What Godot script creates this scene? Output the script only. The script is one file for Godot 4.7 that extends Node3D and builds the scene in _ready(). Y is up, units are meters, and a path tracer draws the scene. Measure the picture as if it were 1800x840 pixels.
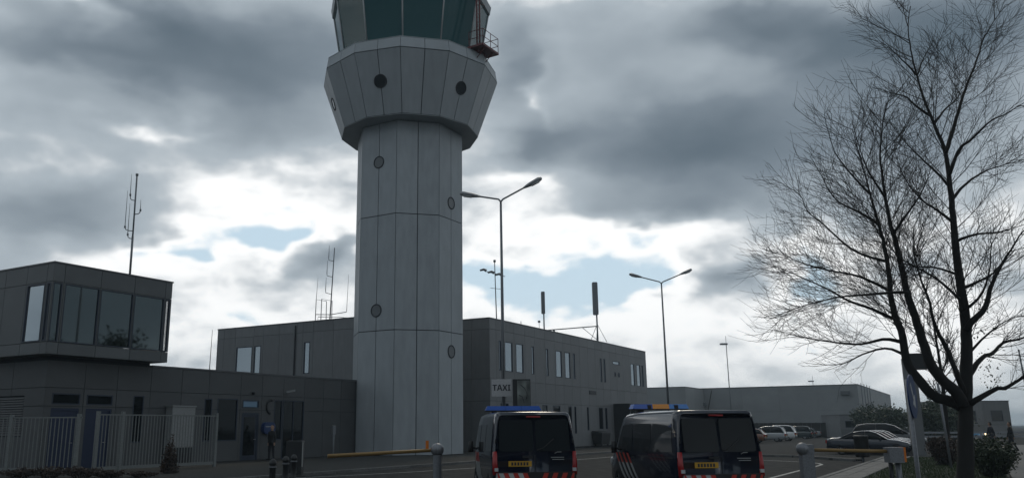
extends Node3D
# An airport forecourt seen against a cloudy sky: control tower, low offices, terminal block, two police vans, bare tree.
# Metres, y up. The pavement lies at y = 0 and the roads 0.1 m lower. AX runs along the main facades, NX out of them.

const TURN := 1.02800        # the buildings are turned so that their local x runs along AX
var AX := Vector3(0.5165, 0, -0.8563)
var NX := Vector3(0.8563, 0, 0.5165)
var M := {}
var rng := RandomNumberGenerator.new()
var used := {}
var boxes := {}

# ---------------------------------------------------------------- names and tags
func numbered(called: String) -> String:
	var n: int = used.get(called, 0)
	used[called] = n + 1
	return called if n == 0 else "%s_%03d" % [called, n]

func thing(called: String, label: String, category: String, at := Vector3.ZERO, turn := 0.0, group := "") -> Node3D:
	var o := Node3D.new()
	o.name = numbered(called)
	add_child(o)
	o.position = at
	o.rotation.y = turn
	tag(o, label, category, group)
	return o

func tag(o: Node, label: String, category: String, group := "") -> Node:
	o.set_meta("label", label)
	o.set_meta("category", category)
	if group != "":
		o.set_meta("group", group)
	return o

func part(parent: Node, called: String, mesh: Mesh, m: Material, xf := Transform3D.IDENTITY) -> MeshInstance3D:
	var o := MeshInstance3D.new()
	o.name = called if parent != self else numbered(called)
	o.mesh = mesh
	o.material_override = m
	o.transform = xf
	parent.add_child(o, true)
	return o

func structure(called: String, mesh: Mesh, m: Material, label := "") -> MeshInstance3D:
	var o := part(self, called, mesh, m)
	o.set_meta("kind", "structure")
	return o

# ---------------------------------------------------------------- mesh building
func begin(smooth := false) -> SurfaceTool:
	var st := SurfaceTool.new()
	st.begin(Mesh.PRIMITIVE_TRIANGLES)
	st.set_smooth_group(0 if smooth else -1)
	return st

func done(st: SurfaceTool) -> ArrayMesh:
	st.generate_normals()
	return st.commit()

func tri(st: SurfaceTool, a: Vector3, b: Vector3, c: Vector3) -> void:
	st.add_vertex(a); st.add_vertex(c); st.add_vertex(b)

func quad(st: SurfaceTool, a: Vector3, b: Vector3, c: Vector3, d: Vector3) -> void:   # counter-clockwise from the front
	st.add_vertex(a); st.add_vertex(c); st.add_vertex(b)
	st.add_vertex(a); st.add_vertex(d); st.add_vertex(c)

func hexa(st: SurfaceTool, p: Array) -> void:   # front bl br tr tl, back bl br tr tl
	quad(st, p[0], p[1], p[2], p[3])
	quad(st, p[5], p[4], p[7], p[6])
	quad(st, p[4], p[0], p[3], p[7])
	quad(st, p[1], p[5], p[6], p[2])
	quad(st, p[3], p[2], p[6], p[7])
	quad(st, p[4], p[5], p[1], p[0])

func add_box(st: SurfaceTool, a: Vector3, b: Vector3) -> void:
	hexa(st, [Vector3(a.x, a.y, b.z), Vector3(b.x, a.y, b.z), Vector3(b.x, b.y, b.z), Vector3(a.x, b.y, b.z),
		Vector3(a.x, a.y, a.z), Vector3(b.x, a.y, a.z), Vector3(b.x, b.y, a.z), Vector3(a.x, b.y, a.z)])

func box_mesh(size: Vector3) -> ArrayMesh:   # centred, shared between equal sizes
	var k := "%.3f %.3f %.3f" % [size.x, size.y, size.z]
	if not boxes.has(k):
		var st := begin()
		add_box(st, -size / 2, size / 2)
		boxes[k] = done(st)
	return boxes[k]

func box(parent: Node, called: String, a: Vector3, b: Vector3, m: Material) -> MeshInstance3D:
	return part(parent, called, box_mesh((b - a).abs()), m, Transform3D(Basis.IDENTITY, (a + b) / 2))

func frame_of(dir: Vector3) -> Basis:
	var d := dir.normalized()
	var up := Vector3.UP if absf(d.y) < 0.95 else Vector3.RIGHT
	var x := up.cross(d).normalized()
	return Basis(x, d.cross(x), d)

func tube(st: SurfaceTool, pts: Array, r0: float, r1: float, sides := 6, caps := true, power := 1.0) -> void:
	var n := pts.size()
	var rings := []
	var bs := frame_of(pts[1] - pts[0])
	for i in n:
		var d: Vector3 = (pts[mini(i + 1, n - 1)] - pts[maxi(i - 1, 0)]).normalized()
		var x: Vector3 = (bs.x - d * bs.x.dot(d)).normalized()
		bs = Basis(x, d.cross(x), d)
		var r := lerpf(r1, r0, pow(1.0 - float(i) / (n - 1), power))
		var ring := []
		for k in sides:
			var t := TAU * k / sides
			ring.append(pts[i] + bs.x * cos(t) * r + bs.y * sin(t) * r)
		rings.append(ring)
	for i in n - 1:
		for k in sides:
			var k2 := (k + 1) % sides
			quad(st, rings[i][k], rings[i][k2], rings[i + 1][k2], rings[i + 1][k])
	if caps:
		for k in range(1, sides - 1):
			tri(st, rings[0][0], rings[0][k + 1], rings[0][k])
			tri(st, rings[n - 1][0], rings[n - 1][k], rings[n - 1][k + 1])

func bar(parent: Node, called: String, a: Vector3, b: Vector3, r: float, m: Material, sides := 8, r1 := -1.0) -> MeshInstance3D:
	var st := begin(sides > 5)
	tube(st, [a, b], r, r if r1 < 0 else r1, sides)
	return part(parent, called, done(st), m)

func pipe(parent: Node, called: String, pts: Array, r: float, m: Material, sides := 8) -> MeshInstance3D:
	var st := begin(true)
	tube(st, pts, r, r, sides)
	return part(parent, called, done(st), m)

func lathe(profile: Array, segs := 24) -> ArrayMesh:   # Vector2(radius, y)
	var st := begin(true)
	for i in profile.size() - 1:
		var a: Vector2 = profile[i]
		var b: Vector2 = profile[i + 1]
		for k in segs:
			var t0 := TAU * k / segs
			var t1 := TAU * (k + 1) / segs
			quad(st, Vector3(a.x * sin(t0), a.y, a.x * cos(t0)), Vector3(a.x * sin(t1), a.y, a.x * cos(t1)),
				Vector3(b.x * sin(t1), b.y, b.x * cos(t1)), Vector3(b.x * sin(t0), b.y, b.x * cos(t0)))
	return done(st)

func slab(st: SurfaceTool, poly: PackedVector2Array, y0: float, y1: float) -> void:   # a flat polygon (x, z) with thickness
	var idx := Geometry2D.triangulate_polygon(poly)
	for i in range(0, idx.size(), 3):
		var a := poly[idx[i]]; var b := poly[idx[i + 1]]; var c := poly[idx[i + 2]]
		if (b - a).cross(c - a) > 0:
			var s := b; b = c; c = s
		tri(st, Vector3(a.x, y1, a.y), Vector3(b.x, y1, b.y), Vector3(c.x, y1, c.y))
		tri(st, Vector3(a.x, y0, a.y), Vector3(c.x, y0, c.y), Vector3(b.x, y0, b.y))
	var cw := Geometry2D.is_polygon_clockwise(poly)
	for i in poly.size():
		var p := poly[i]; var q := poly[(i + 1) % poly.size()]
		if cw:
			var s := p; p = q; q = s
		quad(st, Vector3(q.x, y0, q.y), Vector3(p.x, y0, p.y), Vector3(p.x, y1, p.y), Vector3(q.x, y1, q.y))

func plate_shape(st: SurfaceTool, poly: PackedVector2Array, xf: Transform3D, thick: float) -> void:   # polygon in the local xy plane, front at +z
	var idx := Geometry2D.triangulate_polygon(poly)
	var f := func(p: Vector2, z: float) -> Vector3: return xf * Vector3(p.x, p.y, z)
	for i in range(0, idx.size(), 3):
		var a := poly[idx[i]]; var b := poly[idx[i + 1]]; var c := poly[idx[i + 2]]
		if (b - a).cross(c - a) < 0:
			var s := b; b = c; c = s
		tri(st, f.call(a, thick), f.call(b, thick), f.call(c, thick))
		tri(st, f.call(a, 0.0), f.call(c, 0.0), f.call(b, 0.0))
	for i in poly.size():
		var p := poly[i]; var q := poly[(i + 1) % poly.size()]
		quad(st, f.call(p, 0.0), f.call(q, 0.0), f.call(q, thick), f.call(p, thick))

func round_rect(w: float, h: float, r: float, top := 1.0) -> PackedVector2Array:   # top narrows the upper edge
	var out := PackedVector2Array()
	for c in [[1, -1, -90], [1, 1, 0], [-1, 1, 90], [-1, -1, 180]]:
		for k in 4:
			var t := deg_to_rad(c[2] + 30.0 * k)
			var p := Vector2(c[0] * (w / 2 - r) + cos(t) * r, c[1] * (h / 2 - r) + sin(t) * r)
			p.x *= lerpf(1.0, top, (p.y + h / 2) / h)
			out.append(p)
	return out

func ellipse(rx: float, ry: float, n := 24) -> PackedVector2Array:
	var out := PackedVector2Array()
	for k in n:
		out.append(Vector2(cos(TAU * k / n) * rx, sin(TAU * k / n) * ry))
	return out

func plate(parent: Node, called: String, poly: PackedVector2Array, xf: Transform3D, thick: float, m: Material) -> MeshInstance3D:
	var st := begin()
	plate_shape(st, poly, Transform3D.IDENTITY, thick)
	return part(parent, called, done(st), m, xf)

func facing(at: Vector3, n: Vector3) -> Transform3D:   # local z points along n, local y stays as upright as it can
	var z := n.normalized()
	var x := Vector3.UP.cross(z).normalized()
	return Transform3D(Basis(x, z.cross(x), z), at)

func loft(st: SurfaceTool, rings: Array) -> void:   # closed rings of equal length
	for i in rings.size() - 1:
		var n: int = rings[i].size()
		for k in n:
			var k2 := (k + 1) % n
			quad(st, rings[i][k], rings[i][k2], rings[i + 1][k2], rings[i + 1][k])

# ---------------------------------------------------------------- materials
func col(r: float, g: float, b: float) -> Color:   # linear in, sRGB out
	return Color(r, g, b).linear_to_srgb()

func plain(r: float, g: float, b: float, rough := 0.7, metal := 0.0) -> StandardMaterial3D:
	var m := StandardMaterial3D.new()
	m.albedo_color = col(r, g, b)
	m.roughness = rough
	m.metallic = metal
	return m

func noise_texture(seed_: int, freq: float, octaves: int, low: float, high: float, speckle := 0.0, size := 512) -> ImageTexture:
	var n := FastNoiseLite.new()
	n.seed = seed_
	n.frequency = freq
	n.fractal_octaves = octaves
	n.noise_type = FastNoiseLite.TYPE_SIMPLEX_SMOOTH
	var im := n.get_seamless_image(size, size)
	im.convert(Image.FORMAT_L8)
	var d := im.get_data()
	var r := RandomNumberGenerator.new()
	r.seed = seed_
	for i in d.size():
		var v := lerpf(low, high, d[i] / 255.0)
		if speckle > 0.0:
			v *= 1.0 + r.randf_range(-speckle, speckle)
		d[i] = int(clampf(v, 0.0, 1.0) * 255.0)
	var out := Image.create_from_data(size, size, false, Image.FORMAT_L8, d)
	return ImageTexture.create_from_image(out)

func worn(r: float, g: float, b: float, tex: Texture2D, scale: float, rough := 0.7, metal := 0.0) -> StandardMaterial3D:
	var m := plain(r, g, b, rough, metal)
	m.albedo_texture = tex
	m.uv1_triplanar = true
	m.uv1_world_triplanar = true
	m.uv1_scale = Vector3.ONE * scale
	return m

func glass(r: float, g: float, b: float, alpha: float, rough := 0.02) -> StandardMaterial3D:
	var m := plain(r, g, b, rough)
	m.transparency = BaseMaterial3D.TRANSPARENCY_ALPHA
	m.albedo_color.a = alpha
	m.metallic_specular = 1.0
	return m

func make_materials() -> void:
	var t_wall := noise_texture(3, 0.012, 5, 0.89, 1.0, 0.03)
	var t_fine := noise_texture(5, 0.05, 4, 0.8, 1.0, 0.05)
	var t_asph := noise_texture(7, 0.02, 5, 0.55, 1.0, 0.22)
	var t_pave := noise_texture(9, 0.03, 4, 0.65, 1.0, 0.12)
	var t_grass := noise_texture(11, 0.06, 5, 0.35, 1.0, 0.3)
	M.tower = []
	for k in 4:
		var v: float = [0.37, 0.40, 0.38, 0.405][k]
		M.tower.append(worn(v * 0.92, v, v * 1.05, t_wall, 0.11 + 0.02 * k, 0.55))
	M.tower_trim = worn(0.375, 0.41, 0.43, t_wall, 0.1, 0.55)
	for m: StandardMaterial3D in M.tower:
		m.uv1_scale = Vector3(m.uv1_scale.x * 2.0, m.uv1_scale.y * 0.5, m.uv1_scale.z * 2.0)   # rain has drawn the dirt out downwards
	M.joint = plain(0.035, 0.037, 0.04, 0.9)
	M.panel = []
	for k in 4:
		var v: float = [0.17, 0.185, 0.165, 0.195][k]
		M.panel.append(worn(v * 0.97, v, v * 1.02, t_wall, 0.13 + 0.03 * k, 0.5))
	for m: StandardMaterial3D in M.panel:
		m.uv1_scale = Vector3(m.uv1_scale.x * 3.0, m.uv1_scale.y * 0.5, m.uv1_scale.z * 3.0)
	M.box_panel = []
	for k in 3:
		var v: float = [0.12, 0.13, 0.115][k]
		M.box_panel.append(worn(v * 0.93, v, v * 1.02, t_wall, 0.12 + 0.03 * k, 0.5))
	M.plinth_panel = []
	for k in 3:
		var v: float = [0.085, 0.092, 0.08][k]
		M.plinth_panel.append(worn(v * 0.96, v, v * 1.02, t_wall, 0.1 + 0.03 * k, 0.6))
	M.ware = []
	for k in 3:
		var v: float = [0.27, 0.28, 0.265][k]
		M.ware.append(worn(v * 0.97, v, v * 1.0, t_wall, 0.05, 0.6))
	M.cap = worn(0.12, 0.125, 0.13, t_fine, 0.4, 0.45)
	M.roof = worn(0.1, 0.1, 0.1, t_fine, 0.3, 0.9)
	M.frame = plain(0.02, 0.03, 0.05, 0.5)
	M.room = plain(0.08, 0.08, 0.075, 0.9)
	M.coated = plain(0.50, 0.54, 0.56, 0.03, 0.9)
	M.dark_glass = plain(0.006, 0.008, 0.009, 0.04)
	M.dark_glass.metallic_specular = 0.35
	M.room_glass = glass(0.035, 0.055, 0.055, 0.72)
	M.cab_glass = glass(0.036, 0.105, 0.112, 0.82)
	M.cab_glass.metallic_specular = 0.3
	M.room_pane = plain(0.13, 0.15, 0.15, 0.03, 1.0)
	M.mullion = plain(0.34, 0.35, 0.35, 0.5)
	M.clear_glass = glass(0.05, 0.07, 0.08, 0.25)
	M.door_blue = worn(0.008, 0.02, 0.062, t_fine, 0.6, 0.45)
	M.white_paint = worn(0.3, 0.31, 0.305, t_fine, 0.5, 0.45)
	M.fence = worn(0.2, 0.215, 0.21, t_fine, 0.6, 0.5)
	M.black = worn(0.014, 0.015, 0.016, t_fine, 0.7, 0.5)
	M.steel = worn(0.22, 0.235, 0.25, t_fine, 0.8, 0.5, 0.3)
	M.galv = worn(0.26, 0.27, 0.29, t_fine, 0.7, 0.45, 0.4)
	M.thin = plain(0.13, 0.14, 0.15, 0.5, 0.3)
	M.red_steel = worn(0.16, 0.035, 0.035, t_fine, 0.8, 0.5)
	M.yellow = worn(0.30, 0.18, 0.05, t_fine, 0.9, 0.5)
	M.orange = plain(0.65, 0.17, 0.01, 0.4)
	M.asphalt = worn(0.05, 0.05, 0.048, t_asph, 0.13, 0.95)
	M.asphalt.metallic_specular = 0.25
	M.paving = worn(0.07, 0.069, 0.064, t_pave, 0.35, 0.95)
	M.paving.metallic_specular = 0.25
	M.kerb = []
	for k in 3:
		var v: float = [0.17, 0.145, 0.19][k]
		M.kerb.append(worn(v, v, v * 0.96, t_pave, 0.4 + 0.1 * k, 0.8))
	M.flag = []
	for k in 3:
		var v: float = [0.15, 0.135, 0.165][k]
		M.flag.append(worn(v, v, v * 0.96, t_pave, 0.3 + 0.1 * k, 0.75))
	M.marking = worn(0.6, 0.6, 0.57, t_asph, 0.5, 0.7)
	M.lawn = worn(0.03, 0.042, 0.014, t_grass, 0.4, 0.95)
	M.grass = plain(0.035, 0.055, 0.015, 0.8)
	M.soil = worn(0.035, 0.026, 0.018, t_grass, 0.5, 0.95)
	M.bark = worn(0.026, 0.023, 0.02, t_grass, 1.3, 0.9)
	M.twig = plain(0.02, 0.017, 0.015, 0.9)
	M.leaf = plain(0.03, 0.045, 0.018, 0.6)
	M.leaf_red = plain(0.045, 0.028, 0.02, 0.7)
	M.navy = plain(0.005, 0.009, 0.022, 0.18)
	M.navy.clearcoat_enabled = true
	M.navy.clearcoat = 0.6
	M.navy.clearcoat_roughness = 0.05
	M.plastic = plain(0.012, 0.012, 0.013, 0.6)
	M.rubber = plain(0.012, 0.012, 0.012, 0.9)
	M.alloy = plain(0.35, 0.36, 0.37, 0.35, 0.8)
	M.red_lens = plain(0.30, 0.012, 0.012, 0.15)
	M.amber = plain(0.7, 0.26, 0.02, 0.2)
	M.blue_lens = plain(0.01, 0.09, 0.42, 0.15)
	M.blue_lens_light = plain(0.03, 0.2, 0.55, 0.15)
	M.clear_lens = plain(0.5, 0.52, 0.53, 0.12)
	M.stripe_red = plain(0.5, 0.04, 0.025, 0.35)
	M.stripe_white = plain(0.45, 0.47, 0.47, 0.35)
	M.plate_yellow = plain(0.55, 0.30, 0.02, 0.4)
	M.ink = plain(0.02, 0.02, 0.025, 0.6)
	M.pale_print = plain(0.3, 0.31, 0.3, 0.5)
	M.sign_white = worn(0.55, 0.55, 0.56, t_fine, 0.8, 0.45)
	M.sign_blue = plain(0.008, 0.03, 0.11, 0.35)

# ---------------------------------------------------------------- the sky: air and clouds, one function for every direction, cloud thicker out of view
var n_low: FastNoiseLite
var n_mid: FastNoiseLite
var n_high: FastNoiseLite
var n_puff: FastNoiseLite
var BLOBS := [
	[-29.26, 25.25, 3.00, 1.29, 0.14],
	[-25.88, 25.65, 2.10, 0.66, -0.26],
	[-21.20, 26.02, 3.01, 1.71, 0.22],
	[-15.71, 24.39, 9.70, 3.72, 0.52],
	[-27.31, 22.87, 6.66, 1.40, 0.36],
	[-27.68, 20.12, 4.40, 1.35, 0.14],
	[-24.80, 18.27, 7.88, 1.57, 0.06],
	[-20.66, 19.50, 3.69, 0.57, -0.18],
	[-12.69, 19.28, 4.37, 1.87, 0.18],
	[-26.04, 13.61, 5.79, 1.82, 0.30],
	[-14.79, 15.00, 4.62, 1.69, -0.08],
	[-12.75, 12.26, 5.81, 1.14, -0.42],
	[-19.35, 11.46, 2.16, 0.51, -0.30],
	[-9.46, 11.61, 1.95, 1.31, 0.48],
	[-24.05, 9.95, 5.50, 1.07, -0.08],
	[-28.89, 10.26, 1.55, 1.02, 0.12],
	[-13.62, 6.75, 7.18, 3.01, -0.12],
	[3.84, 24.90, 2.50, 2.57, 0.30],
	[5.74, 22.97, 0.66, 1.86, -0.14],
	[11.11, 25.61, 5.56, 2.69, 0.16],
	[20.98, 26.23, 5.00, 1.70, 0.40],
	[31.39, 23.21, 7.08, 3.33, 0.62],
	[24.44, 24.26, 3.73, 1.52, 0.30],
	[16.56, 18.47, 10.54, 3.84, 0.56],
	[4.75, 19.59, 2.84, 1.52, 0.28],
	[4.27, 16.60, 2.41, 0.93, -0.18],
	[14.77, 14.41, 7.92, 0.83, 0.14],
	[3.42, 14.41, 3.59, 0.97, -0.12],
	[12.40, 12.81, 7.37, 0.84, -0.16],
	[7.63, 9.47, 7.93, 2.12, -0.46],
	[11.42, 8.58, 1.50, 0.53, 0.26],
	[17.22, 9.45, 2.20, 1.11, 0.42],
	[22.54, 12.01, 2.34, 1.08, 0.06],
	[22.92, 8.73, 2.62, 1.79, -0.28],
	[20.56, 4.90, 4.92, 1.44, -0.06],
	[8.99, 4.85, 7.36, 1.51, -0.08],
	[30.94, 17.25, 5.40, 2.97, 0.22],
	[29.88, 10.92, 4.84, 2.02, -0.05],
	[29.48, 4.85, 5.02, 2.67, -0.10],
]

func sky_color(az: float, el: float) -> Color:   # degrees; az from -z towards +x
	var a := deg_to_rad(az)
	var e := deg_to_rad(el)
	var d := Vector3(sin(a) * cos(e), sin(e), -cos(a) * cos(e))
	var s := Vector3(d.x, d.y * 2.0, d.z)
	var w1 := n_mid.get_noise_3dv(s * 260.0)
	var w2 := n_mid.get_noise_3dv(s * 260.0 + Vector3(500, 90, 40))
	var w3 := n_mid.get_noise_3dv(s * 900.0 + Vector3(50, 290, 40))
	var w4 := n_mid.get_noise_3dv(s * 900.0 + Vector3(350, 20, 140))
	var fine := 0.55 * n_high.get_noise_3dv(s * 1000.0 + Vector3(w1, w2, 0) * 30.0) - 0.42 * n_puff.get_noise_3dv(s * 760.0 + Vector3(w2, w1, 0) * 25.0)
	# cloud depth: seen banks where they stand; thicker cloud out of view, dimming the facades
	var inside := smoothstep(52.0, 36.0, absf(az - 2.5)) * smoothstep(50.0, 36.0, el)
	var t := 0.69 + 0.62 * n_low.get_noise_3dv(s * 130.0) * (1.0 - inside) - 0.23 * inside
	if inside > 0.0:
		var x := az + w1 * 2.6 + w3 * 1.6
		var y := el + w2 * 1.7 + w4 * 1.1
		for b: Array in BLOBS:
			var u: float = (x - b[0]) / b[2]
			var v: float = (y - b[1]) / b[3]
			var q := u * u + v * v
			if q < 7.0:
				t += b[4] * exp(-q) * inside
	t += (0.05 + 0.24 * smoothstep(0.68, 0.30, t)) * fine + 0.06 * w1
	t = clampf(t, 0.0, 1.15)
	var air := Color(0.50, 0.68, 0.83).lerp(Color(0.72, 0.85, 0.92), exp(-maxf(el, 0.0) / 12.0))
	var white := Color(1.10, 1.11, 1.11)
	var grey := Color(0.42, 0.48, 0.53)
	var mid := Color(0.215, 0.262, 0.308)
	var dark := Color(0.118, 0.158, 0.196)
	var c: Color
	if t < 0.30:
		c = air.lerp(white, smoothstep(0.12, 0.27, t))
	elif t < 0.55:
		c = white.lerp(grey, smoothstep(0.0, 1.0, (t - 0.30) / 0.25))
	elif t < 0.80:
		c = grey.lerp(mid, (t - 0.55) / 0.25)
	else:
		c = mid.lerp(dark, minf((t - 0.80) / 0.25, 1.0))
	c = c.lerp(Color(0.80, 0.87, 0.90), 0.55 * exp(-maxf(el, 0.0) / 3.0) * (0.62 + 0.38 * cos(a - 0.15)))   # haze is brightest towards the sun
	return c

func make_sky() -> Sky:
	n_low = FastNoiseLite.new(); n_low.seed = 21; n_low.frequency = 0.01; n_low.fractal_octaves = 3
	n_mid = FastNoiseLite.new(); n_mid.seed = 33; n_mid.frequency = 0.01; n_mid.fractal_octaves = 4
	n_high = FastNoiseLite.new(); n_high.seed = 47; n_high.frequency = 0.01; n_high.fractal_octaves = 5; n_high.fractal_gain = 0.55
	n_puff = FastNoiseLite.new(); n_puff.seed = 51; n_puff.frequency = 0.01; n_puff.fractal_octaves = 4; n_puff.fractal_type = FastNoiseLite.FRACTAL_RIDGED
	for n: FastNoiseLite in [n_low, n_mid, n_high, n_puff]:
		n.noise_type = FastNoiseLite.TYPE_SIMPLEX_SMOOTH
	var W := 4096
	var im := sky_part(1024, 512, 0, 1024, 0, 256)
	var full := Image.create(1024, 512, false, Image.FORMAT_RGBF)
	full.fill(Color(0.35, 0.38, 0.40))
	full.blit_rect(im, Rect2i(0, 0, 1024, 256), Vector2i.ZERO)
	full.resize(W, W / 2, Image.INTERPOLATE_CUBIC)
	var y0 := 1024 - 400
	for q: Array in [[0, 460], [W - 400, W]]:
		full.blit_rect(sky_part(W, W / 2, q[0], q[1], y0, 1024), Rect2i(0, 0, q[1] - q[0], 1024 - y0), Vector2i(q[0], y0))
	var pm := PanoramaSkyMaterial.new()
	pm.panorama = ImageTexture.create_from_image(full)
	var sky := Sky.new()
	sky.sky_material = pm
	return sky

func sky_part(w: int, h: int, x0: int, x1: int, y0: int, y1: int) -> Image:
	var data := PackedFloat32Array()
	data.resize((x1 - x0) * (y1 - y0) * 3)
	var i := 0
	for y in range(y0, y1):
		var el := 90.0 - (y + 0.5) * 180.0 / h
		for x in range(x0, x1):
			var c := sky_color(wrapf((x + 0.5) * 360.0 / w, -180.0, 180.0), el)
			data[i] = c.r; data[i + 1] = c.g; data[i + 2] = c.b
			i += 3
	return Image.create_from_data(x1 - x0, y1 - y0, false, Image.FORMAT_RGBF, data.to_byte_array())

# ---------------------------------------------------------------- buildings
# A facade lies in a local frame: s along it, h up, d out of it. Cells between the column and row breaks become panels with open joints, cut round the holes.
func facade(parent: Node, xf: Transform3D, cols: Array, rows: Array, holes: Array, mats: Array, depth := 0.06, gap := 0.022) -> void:
	for i in cols.size() - 1:
		for j in rows.size() - 1:
			var s0: float = cols[i] + gap / 2; var s1: float = cols[i + 1] - gap / 2
			var h0: float = rows[j] + gap / 2; var h1: float = rows[j + 1] - gap / 2
			var cut := []
			for q: Array in holes:
				if q[0] < s1 - 0.001 and q[1] > s0 + 0.001 and q[2] < h1 - 0.001 and q[3] > h0 + 0.001:
					cut.append(q)
			var m: Material = mats[rng.randi() % mats.size()]
			if cut.is_empty():
				part(parent, "panel", box_mesh(Vector3(s1 - s0, h1 - h0, depth)), m, xf * Transform3D(Basis.IDENTITY, Vector3((s0 + s1) / 2, (h0 + h1) / 2, -depth / 2)))
				continue
			var ss := [s0, s1]; var hs := [h0, h1]
			for q: Array in cut:
				for k in 2:
					if q[k] > s0 and q[k] < s1: ss.append(q[k])
					if q[2 + k] > h0 and q[2 + k] < h1: hs.append(q[2 + k])
			ss.sort(); hs.sort()
			var st := begin()
			var any := false
			for a in ss.size() - 1:
				for b in hs.size() - 1:
					if ss[a + 1] - ss[a] < 0.002 or hs[b + 1] - hs[b] < 0.002: continue
					var cs: float = (ss[a] + ss[a + 1]) / 2; var ch: float = (hs[b] + hs[b + 1]) / 2
					var open := false
					for q: Array in cut:
						if cs > q[0] and cs < q[1] and ch > q[2] and ch < q[3]: open = true
					if not open:
						add_box(st, Vector3(ss[a], hs[b], -depth), Vector3(ss[a + 1], hs[b + 1], 0))
						any = true
			if any:
				part(parent, "panel", done(st), m, xf)

func window(parent: Node, xf: Transform3D, q: Array, pane: Material, called := "window", bars := 0, fw := 0.05) -> MeshInstance3D:
	var s0: float = q[0]; var s1: float = q[1]; var h0: float = q[2]; var h1: float = q[3]
	var st := begin()
	var z0 := -0.10
	var z1 := 0.012
	add_box(st, Vector3(s0 + 0.002, h0 + 0.002, z0), Vector3(s0 + fw, h1 - 0.002, z1))
	add_box(st, Vector3(s1 - fw, h0 + 0.002, z0), Vector3(s1 - 0.002, h1 - 0.002, z1))
	add_box(st, Vector3(s0 + fw, h0 + 0.002, z0), Vector3(s1 - fw, h0 + fw, z1))
	add_box(st, Vector3(s0 + fw, h1 - fw, z0), Vector3(s1 - fw, h1 - 0.002, z1))
	for k in bars:
		var s := lerpf(s0, s1, (k + 1.0) / (bars + 1))
		add_box(st, Vector3(s - 0.02, h0 + fw, z0), Vector3(s + 0.02, h1 - fw, z1 - 0.01))
	var w := part(parent, called, done(st), M.frame, xf)
	part(w, "pane", box_mesh(Vector3(s1 - s0 - 2 * fw, h1 - h0 - 2 * fw, 0.012)), pane, Transform3D(Basis.IDENTITY, Vector3((s0 + s1) / 2, (h0 + h1) / 2, -0.05)))
	return w

func face_front(x: float, z: float) -> Transform3D:   # along local +x, facing +z
	return Transform3D(Basis.IDENTITY, Vector3(x, 0, z))

func face_left(x: float, z: float) -> Transform3D:   # faces -x; s runs towards +z
	return Transform3D(Basis(Vector3(0, 0, 1), Vector3.UP, Vector3(-1, 0, 0)), Vector3(x, 0, z))

func face_right(x: float, z: float) -> Transform3D:   # faces +x; s runs towards -z
	return Transform3D(Basis(Vector3(0, 0, -1), Vector3.UP, Vector3(1, 0, 0)), Vector3(x, 0, z))

func steps(a: float, b: float, n: int) -> Array:
	var out := []
	for k in n + 1:
		out.append(lerpf(a, b, float(k) / n))
	return out

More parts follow.
